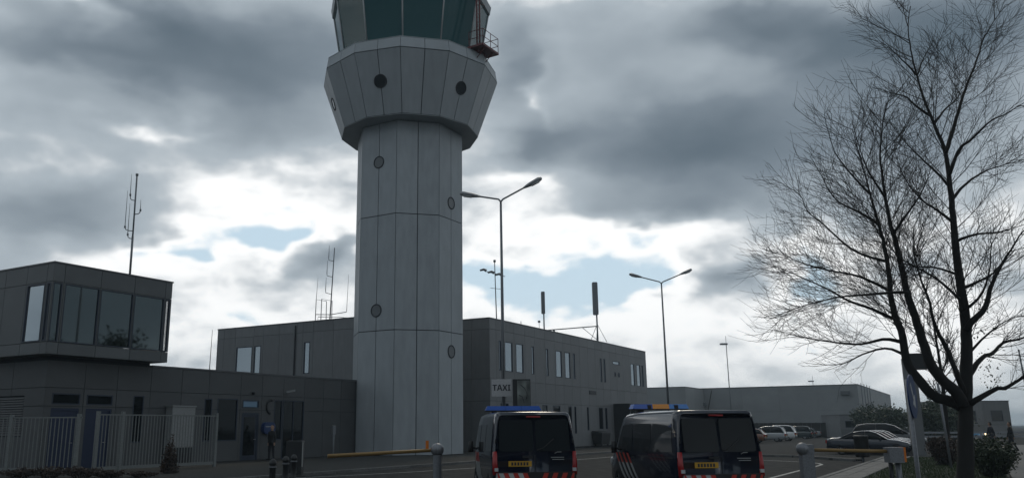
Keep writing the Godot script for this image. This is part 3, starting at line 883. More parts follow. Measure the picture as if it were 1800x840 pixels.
func police_van(label: String, at: Vector3, turn: float, amber: bool) -> void:
	var t := thing("police_van", label, "van", at, turn, "dark blue vans parked with their backs to the barrier")
	t.scale = Vector3.ONE * 1.03
	var st := begin(true)
	var rings := []
	for s: Array in [[0.0, 0.895, 0.36, 1.93, 0.16], [0.02, 0.925, 0.31, 1.97, 0.16], [0.08, 0.945, 0.28, 1.995, 0.13], [0.5, 0.95, 0.28, 2.0, 0.03], [1.5, 0.95, 0.28, 2.0, 0.0], [2.6, 0.95, 0.28, 2.0, 0.0],
			[3.4, 0.95, 0.28, 1.97, 0.0], [3.65, 0.945, 0.28, 1.90, 0.0], [3.95, 0.935, 0.28, 1.62, 0.0], [4.3, 0.92, 0.28, 1.20, 0.0], [4.6, 0.89, 0.28, 1.08, 0.0], [4.82, 0.82, 0.30, 0.93, 0.0], [4.9, 0.70, 0.36, 0.80, 0.0]]:
		rings.append(van_ring(s[0], s[1], s[2], s[3], s[4]))
	loft(st, rings)
	for e in [0, rings.size() - 1]:
		var r: Array = rings[e]
		var n := r.size()
		for i in n / 2:
			var a: Vector3 = r[i]; var b: Vector3 = r[i + 1]; var c: Vector3 = r[(n - 2 - i + n) % n]; var d: Vector3 = r[n - 1 - i]
			if e == 0: quad(st, d, a, b, c)
			else: quad(st, a, d, c, b)
	part(t, "body", done(st), M.navy)
	# rear doors: the joint, two panes, handle, plate, lamps
	var rear := func(x: float, y: float, out := 0.0) -> Vector3: return Vector3(x, y, out - maxf(0.0, y - 1.05) * 0.16)
	var tilt := Vector3(0, 0.16, 1).normalized()
	for s in [-1, 1]:
		plate(t, "rear_window", round_rect(0.78, 0.70, 0.06, 0.97), facing(rear.call(s * 0.415, 1.47), tilt), 0.012, M.dark_glass)
		var lamp := begin(true)
		tube(lamp, [rear.call(s * 0.885, 0.62, -0.02), rear.call(s * 0.90, 0.85, -0.03), rear.call(s * 0.893, 1.12, -0.045)], 0.07, 0.055, 8)
		var tl := part(t, "tail_lamp", done(lamp), M.red_lens)
		box(tl, "reversing_lens", rear.call(s * 0.84, 0.70, 0.0), rear.call(s * 0.92, 0.77, 0.058), M.clear_lens)
		bar(t, "hinge", rear.call(s * 0.88, 1.30, 0.0), rear.call(s * 0.88, 1.40, 0.0), 0.018, M.plastic, 6)
	box(t, "door_joint", Vector3(-0.008, 0.46, -0.02), Vector3(0.008, 1.05, 0.006), M.plastic)
	box(t, "rear_handle", Vector3(-0.28, 0.985, 0.0), Vector3(-0.06, 1.03, 0.03), M.plastic)
	bar(t, "brake_light", rear.call(-0.16, 1.88, 0.0), rear.call(0.16, 1.88, 0.0), 0.02, M.red_lens, 6)
	pipe(t, "wiper", [rear.call(0.05, 1.15, 0.02), rear.call(0.2, 1.2, 0.03), rear.call(0.44, 1.4, 0.03)], 0.012, M.plastic, 5)
	var pl := box(t, "number_plate", Vector3(-0.60, 0.80, 0.0), Vector3(-0.08, 0.915, 0.014), M.plate_yellow)
	for k in 6:
		box(pl, "character", Vector3(-0.2 + k * 0.068, -0.035, 0.007), Vector3(-0.155 + k * 0.068, 0.035, 0.010), M.ink)
	for k in 2:
		box(t, "lettering", Vector3(0.36 + 0.03 * k, 0.985 - k * 0.045, 0.0), Vector3(0.66 + 0.0 * k, 1.0 - k * 0.045, 0.006), M.pale_print)
	pipe(t, "emblem", [Vector3(0.45, 1.08, 0.0), Vector3(0.5, 1.105, 0.0), Vector3(0.6, 1.11, 0.0)], 0.008, M.pale_print, 4)
	# bumper with warning stripes that lean inwards from both sides
	var bp := begin()
	plate_shape(bp, round_rect(1.80, 0.36, 0.06), facing(Vector3(0, 0.50, -0.03), Vector3(0, 0, 1)), 0.09)
	part(t, "bumper", done(bp), M.plastic)
	for k in 4:
		for s in [-1, 1]:
			var x0 := 0.06 + k * 0.215
			for half in 2:
				var xa := x0 + half * 0.1075
				var poly := PackedVector2Array([Vector2(s * xa, -0.16), Vector2(s * (xa + 0.105), -0.16), Vector2(s * minf(xa + 0.235, 0.88), 0.16), Vector2(s * minf(xa + 0.13, 0.86), 0.16)])
				if s < 0: poly.reverse()
				if half == 1 and s > 0: continue
				plate(t, "warning_stripe", poly, facing(Vector3(0, 0.50, 0.061), Vector3(0, 0, 1)), 0.005, M.stripe_red if half == 0 else M.stripe_white)
	# flanks: panes, slanting stripes, sliding door rail, handle
	for s in [-1.0, 1.0]:
		flank_patch(t, "side_window", s, [Vector2(0.32, 1.12), Vector2(1.55, 1.10), Vector2(1.55, 1.72), Vector2(0.42, 1.72)], M.side_glass)
		flank_patch(t, "side_window", s, [Vector2(1.62, 1.10), Vector2(2.72, 1.08), Vector2(2.72, 1.72), Vector2(1.62, 1.72)], M.side_glass)
		flank_patch(t, "door_window", s, [Vector2(2.82, 1.08), Vector2(3.95, 1.10), Vector2(3.55, 1.68), Vector2(2.82, 1.72)], M.side_glass)
		flank_patch(t, "door_rail", s, [Vector2(0.3, 0.985), Vector2(2.4, 0.985), Vector2(2.4, 1.005), Vector2(0.3, 1.005)], M.plastic, 0.01, 4, 1)
		flank_patch(t, "side_stripe", s, [Vector2(0.12, 0.30), Vector2(3.2, 0.30), Vector2(3.2, 0.42), Vector2(0.12, 0.42)], M.pale_side, 0.005, 6, 1)
		for k in 4:
			var z0 := 2.35 + k * 0.30
			flank_patch(t, "slanting_stripe", s, [Vector2(z0, 0.34), Vector2(z0 + 0.13, 0.34), Vector2(z0 + 0.63, 0.80), Vector2(z0 + 0.5, 0.80)], M.stripe_white, 0.006, 2, 5)
			flank_patch(t, "slanting_stripe", s, [Vector2(z0 + 0.5, 0.80), Vector2(z0 + 0.63, 0.80), Vector2(z0 + 0.88, 1.03), Vector2(z0 + 0.75, 1.03)], M.stripe_red, 0.006, 2, 3)
		flank_patch(t, "door_handle", s, [Vector2(2.6, 0.93), Vector2(2.78, 0.93), Vector2(2.78, 0.97), Vector2(2.6, 0.97)], M.plastic, 0.03, 2, 1)
		wheel(t, Vector3(s * 0.84, 0.32, -0.95), 0.33, 0.22)
		wheel(t, Vector3(s * 0.84, 0.32, -3.95), 0.33, 0.22)
		var mr := begin(true)
		tube(mr, [Vector3(s * 0.93, 1.1, -3.75), Vector3(s * 1.05, 1.14, -3.76)], 0.03, 0.03, 6)
		tube(mr, [Vector3(s * 1.08, 1.02, -3.76), Vector3(s * 1.09, 1.16, -3.76), Vector3(s * 1.08, 1.30, -3.76)], 0.075, 0.06, 8)
		part(t, "wing_mirror", done(mr), M.plastic)
		plate(t, "headlamp", round_rect(0.34, 0.2, 0.06), facing(Vector3(s * 0.66, 0.78, -4.80), Vector3(s * 0.2, 0.1, -1)), 0.06, M.clear_lens)
	var ws := begin(true)
	var wa := []
	for q: Array in [[3.70, 1.86, 0.70], [3.98, 1.58, 0.76], [4.28, 1.21, 0.82]]:
		wa.append([Vector3(-q[2], q[1], -q[0]), Vector3(0, q[1] + 0.02, -q[0] - 0.03), Vector3(q[2], q[1], -q[0])])
	for i in 2:
		for k in 2:
			quad(ws, wa[i][k + 1], wa[i][k], wa[i + 1][k], wa[i + 1][k + 1])
	part(t, "windscreen", done(ws), M.dark_glass, Transform3D(Basis.IDENTITY, Vector3(0, 0.05, -0.03)))
	# light bar across the roof
	var lb := Node3D.new()
	lb.name = "light_bar"
	t.add_child(lb)
	lb.position = Vector3(0, 2.0, -3.35)
	for x in [-0.5, 0.5]:
		box(lb, "foot", Vector3(x - 0.06, -0.06, -0.1), Vector3(x + 0.06, 0.055, 0.1), M.plastic)
	box(lb, "tray", Vector3(-0.72, 0.055, -0.15), Vector3(0.72, 0.085, 0.15), M.plastic)
	var segs := [[-0.74, -0.22, M.blue_lens], [-0.215, 0.215, M.amber if amber else M.blue_lens], [0.22, 0.74, M.blue_lens_light if amber else M.blue_lens]]
	for q: Array in segs:
		var b := begin()
		var xa: float = q[0]; var xb: float = q[1]
		var ca := 0.05 if xa < -0.7 else 0.0
		var cb := 0.05 if xb > 0.7 else 0.0
		hexa(b, [Vector3(xa, 0.087, 0.15), Vector3(xb, 0.087, 0.15), Vector3(xb - cb, 0.20, 0.12), Vector3(xa + ca, 0.20, 0.12), Vector3(xa, 0.087, -0.15), Vector3(xb, 0.087, -0.15), Vector3(xb - cb, 0.20, -0.12), Vector3(xa + ca, 0.20, -0.12)])
		part(lb, "lens", done(b), q[2])
	if amber:
		for x in [-0.30, 0.40]:
			box(lb, "beacon", Vector3(x - 0.05, 0.09, 0.125), Vector3(x + 0.05, 0.18, 0.153), M.plastic)
		bar(t, "aerial", Vector3(0.05, 1.99, -0.6), Vector3(0.12, 2.42, -0.5), 0.008, M.plastic, 4)

# ordinary cars: stations of the lower body [z, half width, bottom, deck] and of the cabin [z, height above the belt]
const KINDS := {
	"saloon": {"L": 4.65, "body": [[0.0, 0.66, 0.42, 0.82], [0.05, 0.80, 0.30, 0.93], [0.35, 0.86, 0.24, 0.99], [1.0, 0.89, 0.2, 0.97], [2.3, 0.90, 0.2, 0.94], [3.3, 0.89, 0.2, 0.92], [3.9, 0.87, 0.22, 0.85], [4.4, 0.81, 0.26, 0.72], [4.6, 0.70, 0.34, 0.60], [4.65, 0.55, 0.42, 0.54]],
		"cabin": [[0.72, 0.0], [1.05, 0.2], [1.55, 0.42], [1.95, 0.48], [2.4, 0.48], [2.75, 0.38], [3.35, 0.0]], "belt": 0.93},
	"estate": {"L": 4.5, "body": [[0.0, 0.66, 0.42, 0.86], [0.05, 0.80, 0.30, 0.95], [0.35, 0.86, 0.24, 0.97], [1.0, 0.89, 0.2, 0.96], [2.3, 0.90, 0.2, 0.94], [3.2, 0.89, 0.2, 0.92], [3.8, 0.87, 0.22, 0.85], [4.25, 0.81, 0.26, 0.72], [4.45, 0.70, 0.34, 0.60], [4.5, 0.55, 0.42, 0.54]],
		"cabin": [[0.10, 0.0], [0.28, 0.25], [0.5, 0.48], [1.0, 0.53], [2.2, 0.54], [2.6, 0.42], [3.2, 0.0]], "belt": 0.93},
	"people_carrier": {"L": 4.4, "body": [[0.0, 0.68, 0.42, 0.9], [0.05, 0.82, 0.30, 1.0], [0.35, 0.88, 0.24, 1.02], [1.0, 0.90, 0.2, 1.02], [2.3, 0.91, 0.2, 1.0], [3.3, 0.90, 0.2, 0.98], [3.8, 0.87, 0.22, 0.93], [4.2, 0.81, 0.26, 0.78], [4.36, 0.70, 0.34, 0.64], [4.4, 0.55, 0.42, 0.56]],
		"cabin": [[0.06, 0.0], [0.2, 0.35], [0.38, 0.62], [0.9, 0.70], [2.1, 0.70], [2.6, 0.55], [3.4, 0.0]], "belt": 1.0},
}

func car(kind: String, label: String, paint: Material, at: Vector3, turn: float, group: String) -> Node3D:
	var t := thing("parked_car", label, "car", at, turn, group)
	var k: Dictionary = KINDS[kind]
	var st := begin(true)
	var rings := []
	for s: Array in k.body:
		var w: float = s[1]; var yb: float = s[2]; var yt: float = s[3]
		var ring := []
		for p: Array in [[0.84, 0.0], [0.97, 0.1], [1.0, 0.4], [0.995, 0.72], [0.95, 0.92], [0.80, 1.0], [0.4, 1.02]]:
			ring.append(Vector3(w * p[0], lerpf(yb, yt, p[1]), -s[0]))
		for i in range(6, -1, -1):
			ring.append(Vector3(-ring[i].x, ring[i].y, ring[i].z))
		rings.append(ring)
	loft(st, rings)
	for e in [0, rings.size() - 1]:
		for i in 6:
			quad(st, rings[e][i], rings[e][i + 1], rings[e][12 - i], rings[e][13 - i])
	part(t, "body", done(st), paint)
	var cab: Array = k.cabin
	var belt: float = k.belt
	var top := 0.0
	for s: Array in cab: top = maxf(top, s[1])
	var pt := func(s: Array, f: float, side: float, off := 0.0) -> Vector3:
		var h: float = s[1] * f
		return Vector3(side * (0.80 - 0.20 * h / top + off), belt - 0.03 + h + off, -s[0])
	var cs := begin(true)
	var crs := []
	for s: Array in cab:
		crs.append([pt.call(s, 0.0, 1.0), pt.call(s, 0.5, 1.0), pt.call(s, 0.9, 1.0), pt.call(s, 1.0, 0.85), pt.call(s, 1.02, 0.0), pt.call(s, 1.0, -0.85), pt.call(s, 0.9, -1.0), pt.call(s, 0.5, -1.0), pt.call(s, 0.0, -1.0)])
	loft(cs, crs)
	part(t, "windows", done(cs), M.dark_glass)
	var rf := begin(true)
	var rrs := []
	for s: Array in cab.slice(2, 6):
		rrs.append([pt.call(s, 0.93, 1.0, 0.006), pt.call(s, 1.0, 0.85, 0.012), pt.call(s, 1.02, 0.4, 0.014), pt.call(s, 1.02, 0.0, 0.014), pt.call(s, 1.02, -0.4, 0.014), pt.call(s, 1.0, -0.85, 0.012), pt.call(s, 0.93, -1.0, 0.006), pt.call(s, 0.9, 0.0, 0.0)])
	loft(rf, rrs)
	part(t, "roof", done(rf), paint)
	for side in [-1.0, 1.0]:
		var front := [pt.call(cab[6], 0.0, side, 0.005), pt.call(cab[5], 0.96, side, 0.005)]
		var back := [pt.call(cab[0], 0.0, side, 0.005), pt.call(cab[1], 0.96, side, 0.005), pt.call(cab[2], 0.96, side, 0.005)]
		pipe(t, "pillar", front, 0.035, paint, 6)
		pipe(t, "pillar", back, 0.045, paint, 6)
		var zm: float = (cab[3][0] + cab[4][0]) / 2
		pipe(t, "pillar", [pt.call([zm, top], 0.0, side, 0.005), pt.call([zm, top], 0.95, side, 0.005)], 0.03, M.plastic, 5)
		wheel(t, Vector3(side * 0.78, 0.30, -0.85), 0.31, 0.2)
		wheel(t, Vector3(side * 0.78, 0.30, -(k.L - 0.85)), 0.31, 0.2)
		plate(t, "tail_lamp", round_rect(0.2, 0.2, 0.04), facing(Vector3(side * 0.66, 0.76, -0.02), Vector3(side * 0.5, 0.1, 1)), 0.05, M.red_lens)
		plate(t, "headlamp", round_rect(0.3, 0.14, 0.04), facing(Vector3(side * 0.60, 0.60, -(k.L - 0.13)), Vector3(side * 0.3, 0.3, -1)), 0.06, M.clear_lens)
		var mr := begin(true)
		tube(mr, [Vector3(side * 0.82, belt + 0.02, -(cab[6][0] - 0.35)), Vector3(side * 1.0, belt + 0.07, -(cab[6][0] - 0.35))], 0.05, 0.07, 6)
		part(t, "wing_mirror", done(mr), M.plastic)
	box(t, "number_plate", Vector3(-0.26, 0.62, -0.03), Vector3(0.26, 0.73, 0.01), M.plate_yellow)
	box(t, "bumper", Vector3(-0.62, 0.36, -0.08), Vector3(0.62, 0.50, 0.03), M.plastic)
	return t

func paint(r: float, g: float, b: float) -> StandardMaterial3D:
	var m := plain(r, g, b, 0.25)
	m.clearcoat_enabled = true
	m.clearcoat = 0.8
	m.clearcoat_roughness = 0.05
	return m

# ---------------------------------------------------------------- street furniture
func street_lamp(label: String, base: Vector3, h: float, arm_l: Vector3, arm_r: Vector3) -> void:
	# h is where the arms fork; the arms end at the inner ends of the lanterns
	var t := thing("street_lamp", label, "street lamp", base, 0.0, "double-armed street lamps")
	var p := begin(true)
	tube(p, [Vector3(0, 0, 0), Vector3(0, 1.2, 0)], 0.11, 0.11, 12)
	part(t, "base_pole", done(p), M.steel)
	bar(t, "pole", Vector3(0, 1.2, 0), Vector3(0, h - 0.15, 0), 0.085, M.steel, 12, 0.05)
	for e: Vector3 in [arm_l, arm_r]:
		var f := Vector3(0, h - 0.15, 0)
		var d := e - f
		var flat := Vector3(d.x, 0, d.z)
		var bend := f + Vector3(0, 0.22, 0) + flat * 0.10
		pipe(t, "arm", [f, f + Vector3(0, 0.12, 0) + flat * 0.015, bend, bend.lerp(e, 0.2), e], 0.04, M.steel, 8)
		var ax := (e - bend).normalized()
		var bs := frame_of(ax)
		var st := begin(true)
		var rings := []
		for q: Array in [[-0.02, 0.05, 0.05, 0.04], [0.10, 0.10, 0.07, 0.06], [0.30, 0.16, 0.10, 0.09], [0.75, 0.17, 0.12, 0.10], [0.86, 0.12, 0.08, 0.07], [0.90, 0.04, 0.03, 0.03]]:
			var ring := []
			for k in 10:
				var a := TAU * k / 10
				var up := sin(a)
				ring.append(e + ax * q[0] + bs.x * cos(a) * q[1] + bs.y * up * (q[2] if up > 0 else q[3]))
			rings.append(ring)
		loft(st, rings)
		var ln := part(t, "lantern", done(st), M.lantern)
		var lens := begin(true)
		var lr := []
		for q: Array in [[0.30, 0.05, 0.0], [0.36, 0.12, 0.05], [0.7, 0.13, 0.06], [0.78, 0.05, 0.0]]:
			var ring := []
			for k in 8:
				var a := TAU * k / 8
				ring.append(e + ax * q[0] + bs.x * cos(a) * q[1] - bs.y * (0.07 + maxf(0.0, -sin(a)) * q[2]))
			lr.append(ring)
		loft(lens, lr)
		part(ln, "lens", done(lens), M.lamp_lens)

func far_lamp(label: String, base: Vector3, h: float, reach: float) -> void:
	var t := thing("car_park_lamp", label, "street lamp", base)
	bar(t, "pole", Vector3.ZERO, Vector3(0, h, 0), 0.09, M.steel, 8, 0.05)
	box(t, "lantern", Vector3(-reach, h - 0.02, -0.2), Vector3(0.15, h + 0.2, 0.2), M.steel)
	bar(t, "spike", Vector3(0, h + 0.2, 0), Vector3(0, h + 1.2, 0), 0.03, M.thin, 5)

func fence_panel(label: String, a: Vector3, b: Vector3, h: float, n: int, posts: Array) -> void:
	var d := b - a
	var t := thing("bar_fence", label, "fence", a, atan2(-d.z, d.x))
	var L := d.length()
	box(t, "top_rail", Vector3(0, h - 0.05, -0.025), Vector3(L, h, 0.025), M.fence)
	box(t, "bottom_rail", Vector3(0, 0.10, -0.03), Vector3(L, 0.22, 0.03), M.fence)
	for k in n:
		var x := (k + 0.5) * L / n
		box(t, "bar", Vector3(x - 0.014, 0.22, -0.012), Vector3(x + 0.014, h - 0.05, 0.012), M.fence)
	for x: float in posts:
		box(t, "post", Vector3(x - 0.06, -0.1, -0.06), Vector3(x + 0.06, h + 0.10, 0.06), M.fence)

func bollard(label: String, at: Vector3) -> void:
	var t := thing("bollard", label, "bollard", at, 0.0, "black cast bollards on the pavement edge")
	part(t, "shaft", lathe([Vector2(0.13, 0.0), Vector2(0.13, 0.10), Vector2(0.095, 0.14), Vector2(0.085, 0.62), Vector2(0.105, 0.64), Vector2(0.105, 0.68), Vector2(0.08, 0.70)], 16), M.black)
	part(t, "cap", lathe([Vector2(0.08, 0.70), Vector2(0.10, 0.72), Vector2(0.105, 0.77), Vector2(0.085, 0.83), Vector2(0.045, 0.87), Vector2(0.0, 0.88)], 16), M.black)
	part(t, "band", lathe([Vector2(0.108, 0.645), Vector2(0.109, 0.66), Vector2(0.108, 0.675)], 16), M.steel)

func barrier_post(t: Node, at: Vector3, h: float) -> void:
	part(t, "post", lathe([Vector2(0.11, 0.0), Vector2(0.11, h - 0.22)], 18), M.galv, Transform3D(Basis.IDENTITY, at))
	var st := []
	for k in 9:
		var a := PI * k / 8 - PI / 2
		st.append(Vector2(cos(a) * 0.17, sin(a) * 0.17))
	part(t, "round_head", lathe(st, 20), M.galv, Transform3D(Basis.IDENTITY, at + Vector3(0, h - 0.17, 0)))

func build_barriers() -> void:
	var t := thing("boom_barrier", "yellow barrier boom on round-headed post in front of tower", "barrier", Vector3(-0.7, -0.1, -22.0))
	barrier_post(t, Vector3.ZERO, 1.32)
	bar(t, "boom", Vector3(-0.13, 1.14, 0), Vector3(-2.68, 1.03, 0.75), 0.045, M.yellow, 10, 0.05)
	box(t, "reflector", Vector3(-0.30, 1.18, -0.03), Vector3(-0.22, 1.38, 0.03), M.orange)
	var b := thing("boom_barrier", "yellow barrier boom between grey post and orange-sided support at the parking entrance", "barrier", Vector3(8.71, -0.1, -22.05))
	box(b, "post", Vector3(-0.13, 0.0, -0.13), Vector3(0.17, 1.0, 0.13), M.galv)
	box(b, "head", Vector3(-0.10, 1.0, -0.14), Vector3(0.18, 1.24, 0.14), M.galv)
	var sp := []
	for k in 9:
		var a := PI * k / 8 - PI / 2
		sp.append(Vector2(cos(a) * 0.16, sin(a) * 0.16))
	part(b, "round_head", lathe(sp, 20), M.galv, Transform3D(Basis.IDENTITY, Vector3(-0.09, 1.13, 0.06)))
	bar(b, "boom", Vector3(0.18, 1.10, 0), Vector3(2.06, 1.06, 0.05), 0.045, M.yellow, 10)
	var s := thing("barrier_support", "grey box support with orange side holding the parking barrier boom", "barrier support", Vector3(10.96, -0.1, -22.0))
	box(s, "head", Vector3(-0.2, 0.78, -0.16), Vector3(0.16, 1.16, 0.16), M.galv)
	box(s, "reflector", Vector3(0.162, 0.80, -0.15), Vector3(0.22, 1.16, 0.15), M.orange)
	bar(s, "leg", Vector3(-0.13, 0, 0), Vector3(-0.13, 0.78, 0), 0.055, M.black, 8)
	bar(s, "leg", Vector3(0.06, 0, 0), Vector3(0.06, 0.78, 0), 0.075, M.galv, 8)

func text_plate(parent: Node, words: String, height: float, xf: Transform3D, m: Material) -> void:
	var tm := TextMesh.new()
	var f := SystemFont.new()
	f.font_names = PackedStringArray(["Droid Sans"])
	f.font_weight = 600
	tm.font = f
	tm.text = words
	tm.font_size = 64
	tm.pixel_size = height / 46.0
	tm.depth = 0.004
	part(parent, "lettering", tm, m, xf)

func build_signs() -> void:
	# taxi sign on its own brackets, on the pole of the nearer street lamp
	var t := thing("taxi_sign", "white TAXI sign fixed to the near street lamp pole", "sign", Vector3(1.57, 3.23, -35.86))
	box(t, "board", Vector3(-0.42, -0.36, 0.0), Vector3(0.42, 0.36, 0.03), M.sign_white)
	text_plate(t, "TAXI", 0.25, Transform3D(Basis.IDENTITY, Vector3(0.0, 0.0, 0.033)), M.ink)
	for y in [-0.2, 0.2]:
		box(t, "clamp", Vector3(-0.1, y - 0.03, -0.12), Vector3(0.1, y + 0.03, -0.001), M.steel)
	# poster case
	var p := thing("poster_case", "dark post with pale picture poster beside the TAXI sign", "poster case", Vector3(2.43, -0.1, -35.2))
	box(p, "case", Vector3(-0.42, 1.9, -0.1), Vector3(0.31, 3.65, 0.0), M.plastic)
	var ps := box(p, "poster", Vector3(-0.24, 2.0, 0.001), Vector3(0.29, 3.60, 0.012), M.poster)
	pipe(ps, "drawn_line", [Vector3(-0.12, 0.62, 0.009), Vector3(0.06, 0.48, 0.009), Vector3(0.16, 0.25, 0.009), Vector3(0.12, 0.05, 0.009)], 0.02, M.plinth_panel[0], 5)
	pipe(ps, "drawn_line", [Vector3(-0.2, 0.2, 0.009), Vector3(-0.05, 0.15, 0.009), Vector3(0.02, -0.1, 0.009)], 0.018, M.plinth_panel[0], 5)
	for x in [-0.4, 0.2]:
		bar(p, "leg", Vector3(x, 0, -0.05), Vector3(x, 1.9, -0.05), 0.04, M.steel, 8)
	# round blue sign turned almost edge-on
	var r := thing("round_road_sign", "round blue road sign with white arrow, turned almost edge-on, by the tree", "sign", Vector3(6.34, -0.1, -12.0), deg_to_rad(53))
	bar(r, "pole", Vector3(0, 0, -0.06), Vector3(0, 2.34, -0.06), 0.03, M.galv, 10)
	plate(r, "disc", ellipse(0.305, 0.305, 32), Transform3D(Basis.IDENTITY, Vector3(0, 2.1, -0.028)), 0.02, M.sign_blue)
	plate(r, "arrow", PackedVector2Array([Vector2(-0.03, 0.2), Vector2(-0.03, -0.05), Vector2(-0.12, -0.05), Vector2(0.0, -0.2), Vector2(0.12, -0.05), Vector2(0.03, -0.05), Vector2(0.03, 0.2)]), Transform3D(Basis(Vector3(0, 0, 1), 0.6), Vector3(0, 2.1, -0.008)), 0.004, M.sign_white)
	# grey pylon behind the tree
	var y := thing("sign_pylon", "grey flat pylon with dark head standing behind the tree", "pylon", Vector3(26.35, -0.1, -50.0), deg_to_rad(-20))
	plate(y, "column", round_rect(0.72, 5.6, 0.05), Transform3D(Basis.IDENTITY, Vector3(0, 2.8, -0.15)), 0.3, M.panel[1])
	box(y, "head", Vector3(-0.1, 4.9, -0.22), Vector3(0.95, 5.85, 0.22), M.black)
	# small sign and grey post on the lawn
	var s := thing("small_sign_post", "thin post with small dark sign plate standing on the lawn", "sign", Vector3(17.9, 0.0, -31.0))
	bar(s, "pole", Vector3.ZERO, Vector3(0.02, 1.75, 0), 0.03, M.steel, 8)
	box(s, "plate", Vector3(-0.12, 1.42, 0.035), Vector3(0.2, 1.78, 0.05), M.black)
	var g := thing("grey_post", "plain pale grey post standing behind the tree", "post", Vector3(18.55, 0.0, -33.0))
	bar(g, "pole", Vector3.ZERO, Vector3(-0.12, 3.2, 0), 0.045, M.galv, 10)
	# lamp posts far right
	var fp := thing("flag_pole", "tall thin grey flagpole beyond the path with the walkers", "pole", Vector3(39.9, -0.1, -60.0))
	bar(fp, "pole", Vector3.ZERO, Vector3(-0.3, 6.9, 0), 0.09, M.steel, 8, 0.05)
	part(fp, "knob", lathe([Vector2(0, -0.08), Vector2(0.08, 0), Vector2(0, 0.08)], 8), M.steel, Transform3D(Basis.IDENTITY, Vector3(-0.3, 6.9, 0)))

func build_small_things() -> void:
	# boxes and bins by the buildings
	var c := thing("wall_cabinet", "white tall cabinet behind the bar fence against the offices", "cabinet", Vector3(-17.25, 0, -34.89) + AX * 6.8 + NX * 0.28, TURN)
	box(c, "plinth", Vector3(-0.62, 0.0, -0.2), Vector3(0.62, 0.75, 0.2), M.black)
	box(c, "case", Vector3(-0.68, 0.75, -0.22), Vector3(0.68, 2.62, 0.22), M.white_paint)
	for s in [-1, 1]:
		box(c, "door", Vector3(0.66 * s, 0.80, 0.22), Vector3(0.01 * s, 2.4, 0.24), M.white_paint)
	box(c, "cornice", Vector3(-0.72, 2.62, -0.24), Vector3(0.72, 2.68, 0.26), M.white_paint)
	var k := thing("service_cabinet", "black service cabinet with a lit edge painted as a pale strip behind the bollards", "cabinet", Vector3(-6.2, 0, -31.5))
	plate(k, "case", round_rect(0.58, 1.16, 0.04), Transform3D(Basis.IDENTITY, Vector3(0, 0.58, -0.25)), 0.5, M.black)
	box(k, "door", Vector3(-0.24, 0.1, 0.252), Vector3(0.24, 1.05, 0.262), M.black)
	box(k, "lit_edge_strip", Vector3(0.292, 0.25, 0.15), Vector3(0.32, 1.1, 0.24), M.pale_print)  # the lit edge of a post, put in as pale colour
	var w := thing("waste_bin", "black wheeled waste bin against the terminal wall", "bin", Vector3(1.8, 0, -59.44) + AX * 18.9 + NX * 0.5, TURN)
	var st := begin()
	hexa(st, [Vector3(-0.9, 0.12, 0.38), Vector3(0.9, 0.12, 0.38), Vector3(1.0, 1.05, 0.48), Vector3(-1.0, 1.05, 0.48), Vector3(-0.9, 0.12, -0.38), Vector3(0.9, 0.12, -0.38), Vector3(1.0, 1.05, -0.45), Vector3(-1.0, 1.05, -0.45)])
	part(w, "tub", done(st), M.black)
	var ld := begin()
	hexa(ld, [Vector3(-1.03, 1.05, 0.52), Vector3(1.03, 1.05, 0.52), Vector3(1.0, 1.12, 0.48), Vector3(-1.0, 1.12, 0.48), Vector3(-1.03, 1.05, -0.46), Vector3(1.03, 1.05, -0.46), Vector3(1.0, 1.28, -0.44), Vector3(-1.0, 1.28, -0.44)])
	part(w, "lid", done(ld), M.plastic)
	for x in [-0.7, 0.7]:
		for z in [-0.3, 0.3]:
			part(w, "castor", lathe([Vector2(0.0, -0.03), Vector2(0.07, -0.03), Vector2(0.07, 0.03), Vector2(0.0, 0.03)], 10), M.rubber, Transform3D(Basis(Vector3(0, 0, 1), PI / 2), Vector3(x, 0.07, z)))
	var pp := thing("entry_post", "thin dark entry-phone post outside the office door", "post", Vector3(-17.25, 0, -34.89) + AX * 15.3 + NX * 2.6, TURN)
	bar(pp, "pole", Vector3.ZERO, Vector3(0, 1.3, 0), 0.045, M.steel, 8)
	plate(pp, "panel", round_rect(0.22, 0.5, 0.03), Transform3D(Basis.IDENTITY, Vector3(0, 1.5, -0.05)), 0.1, M.steel)
	var bc := thing("litter_bin", "dark green litter bin beside the parking kerb", "bin", Vector3(18.9, -0.1, -41.0))
	part(bc, "drum", lathe([Vector2(0.0, 0.25), Vector2(0.3, 0.25), Vector2(0.33, 0.35), Vector2(0.33, 1.15), Vector2(0.36, 1.2), Vector2(0.3, 1.25), Vector2(0.0, 1.25)], 14), M.black)
	bar(bc, "foot", Vector3(0, 0, 0), Vector3(0, 0.25, 0), 0.06, M.steel, 8)

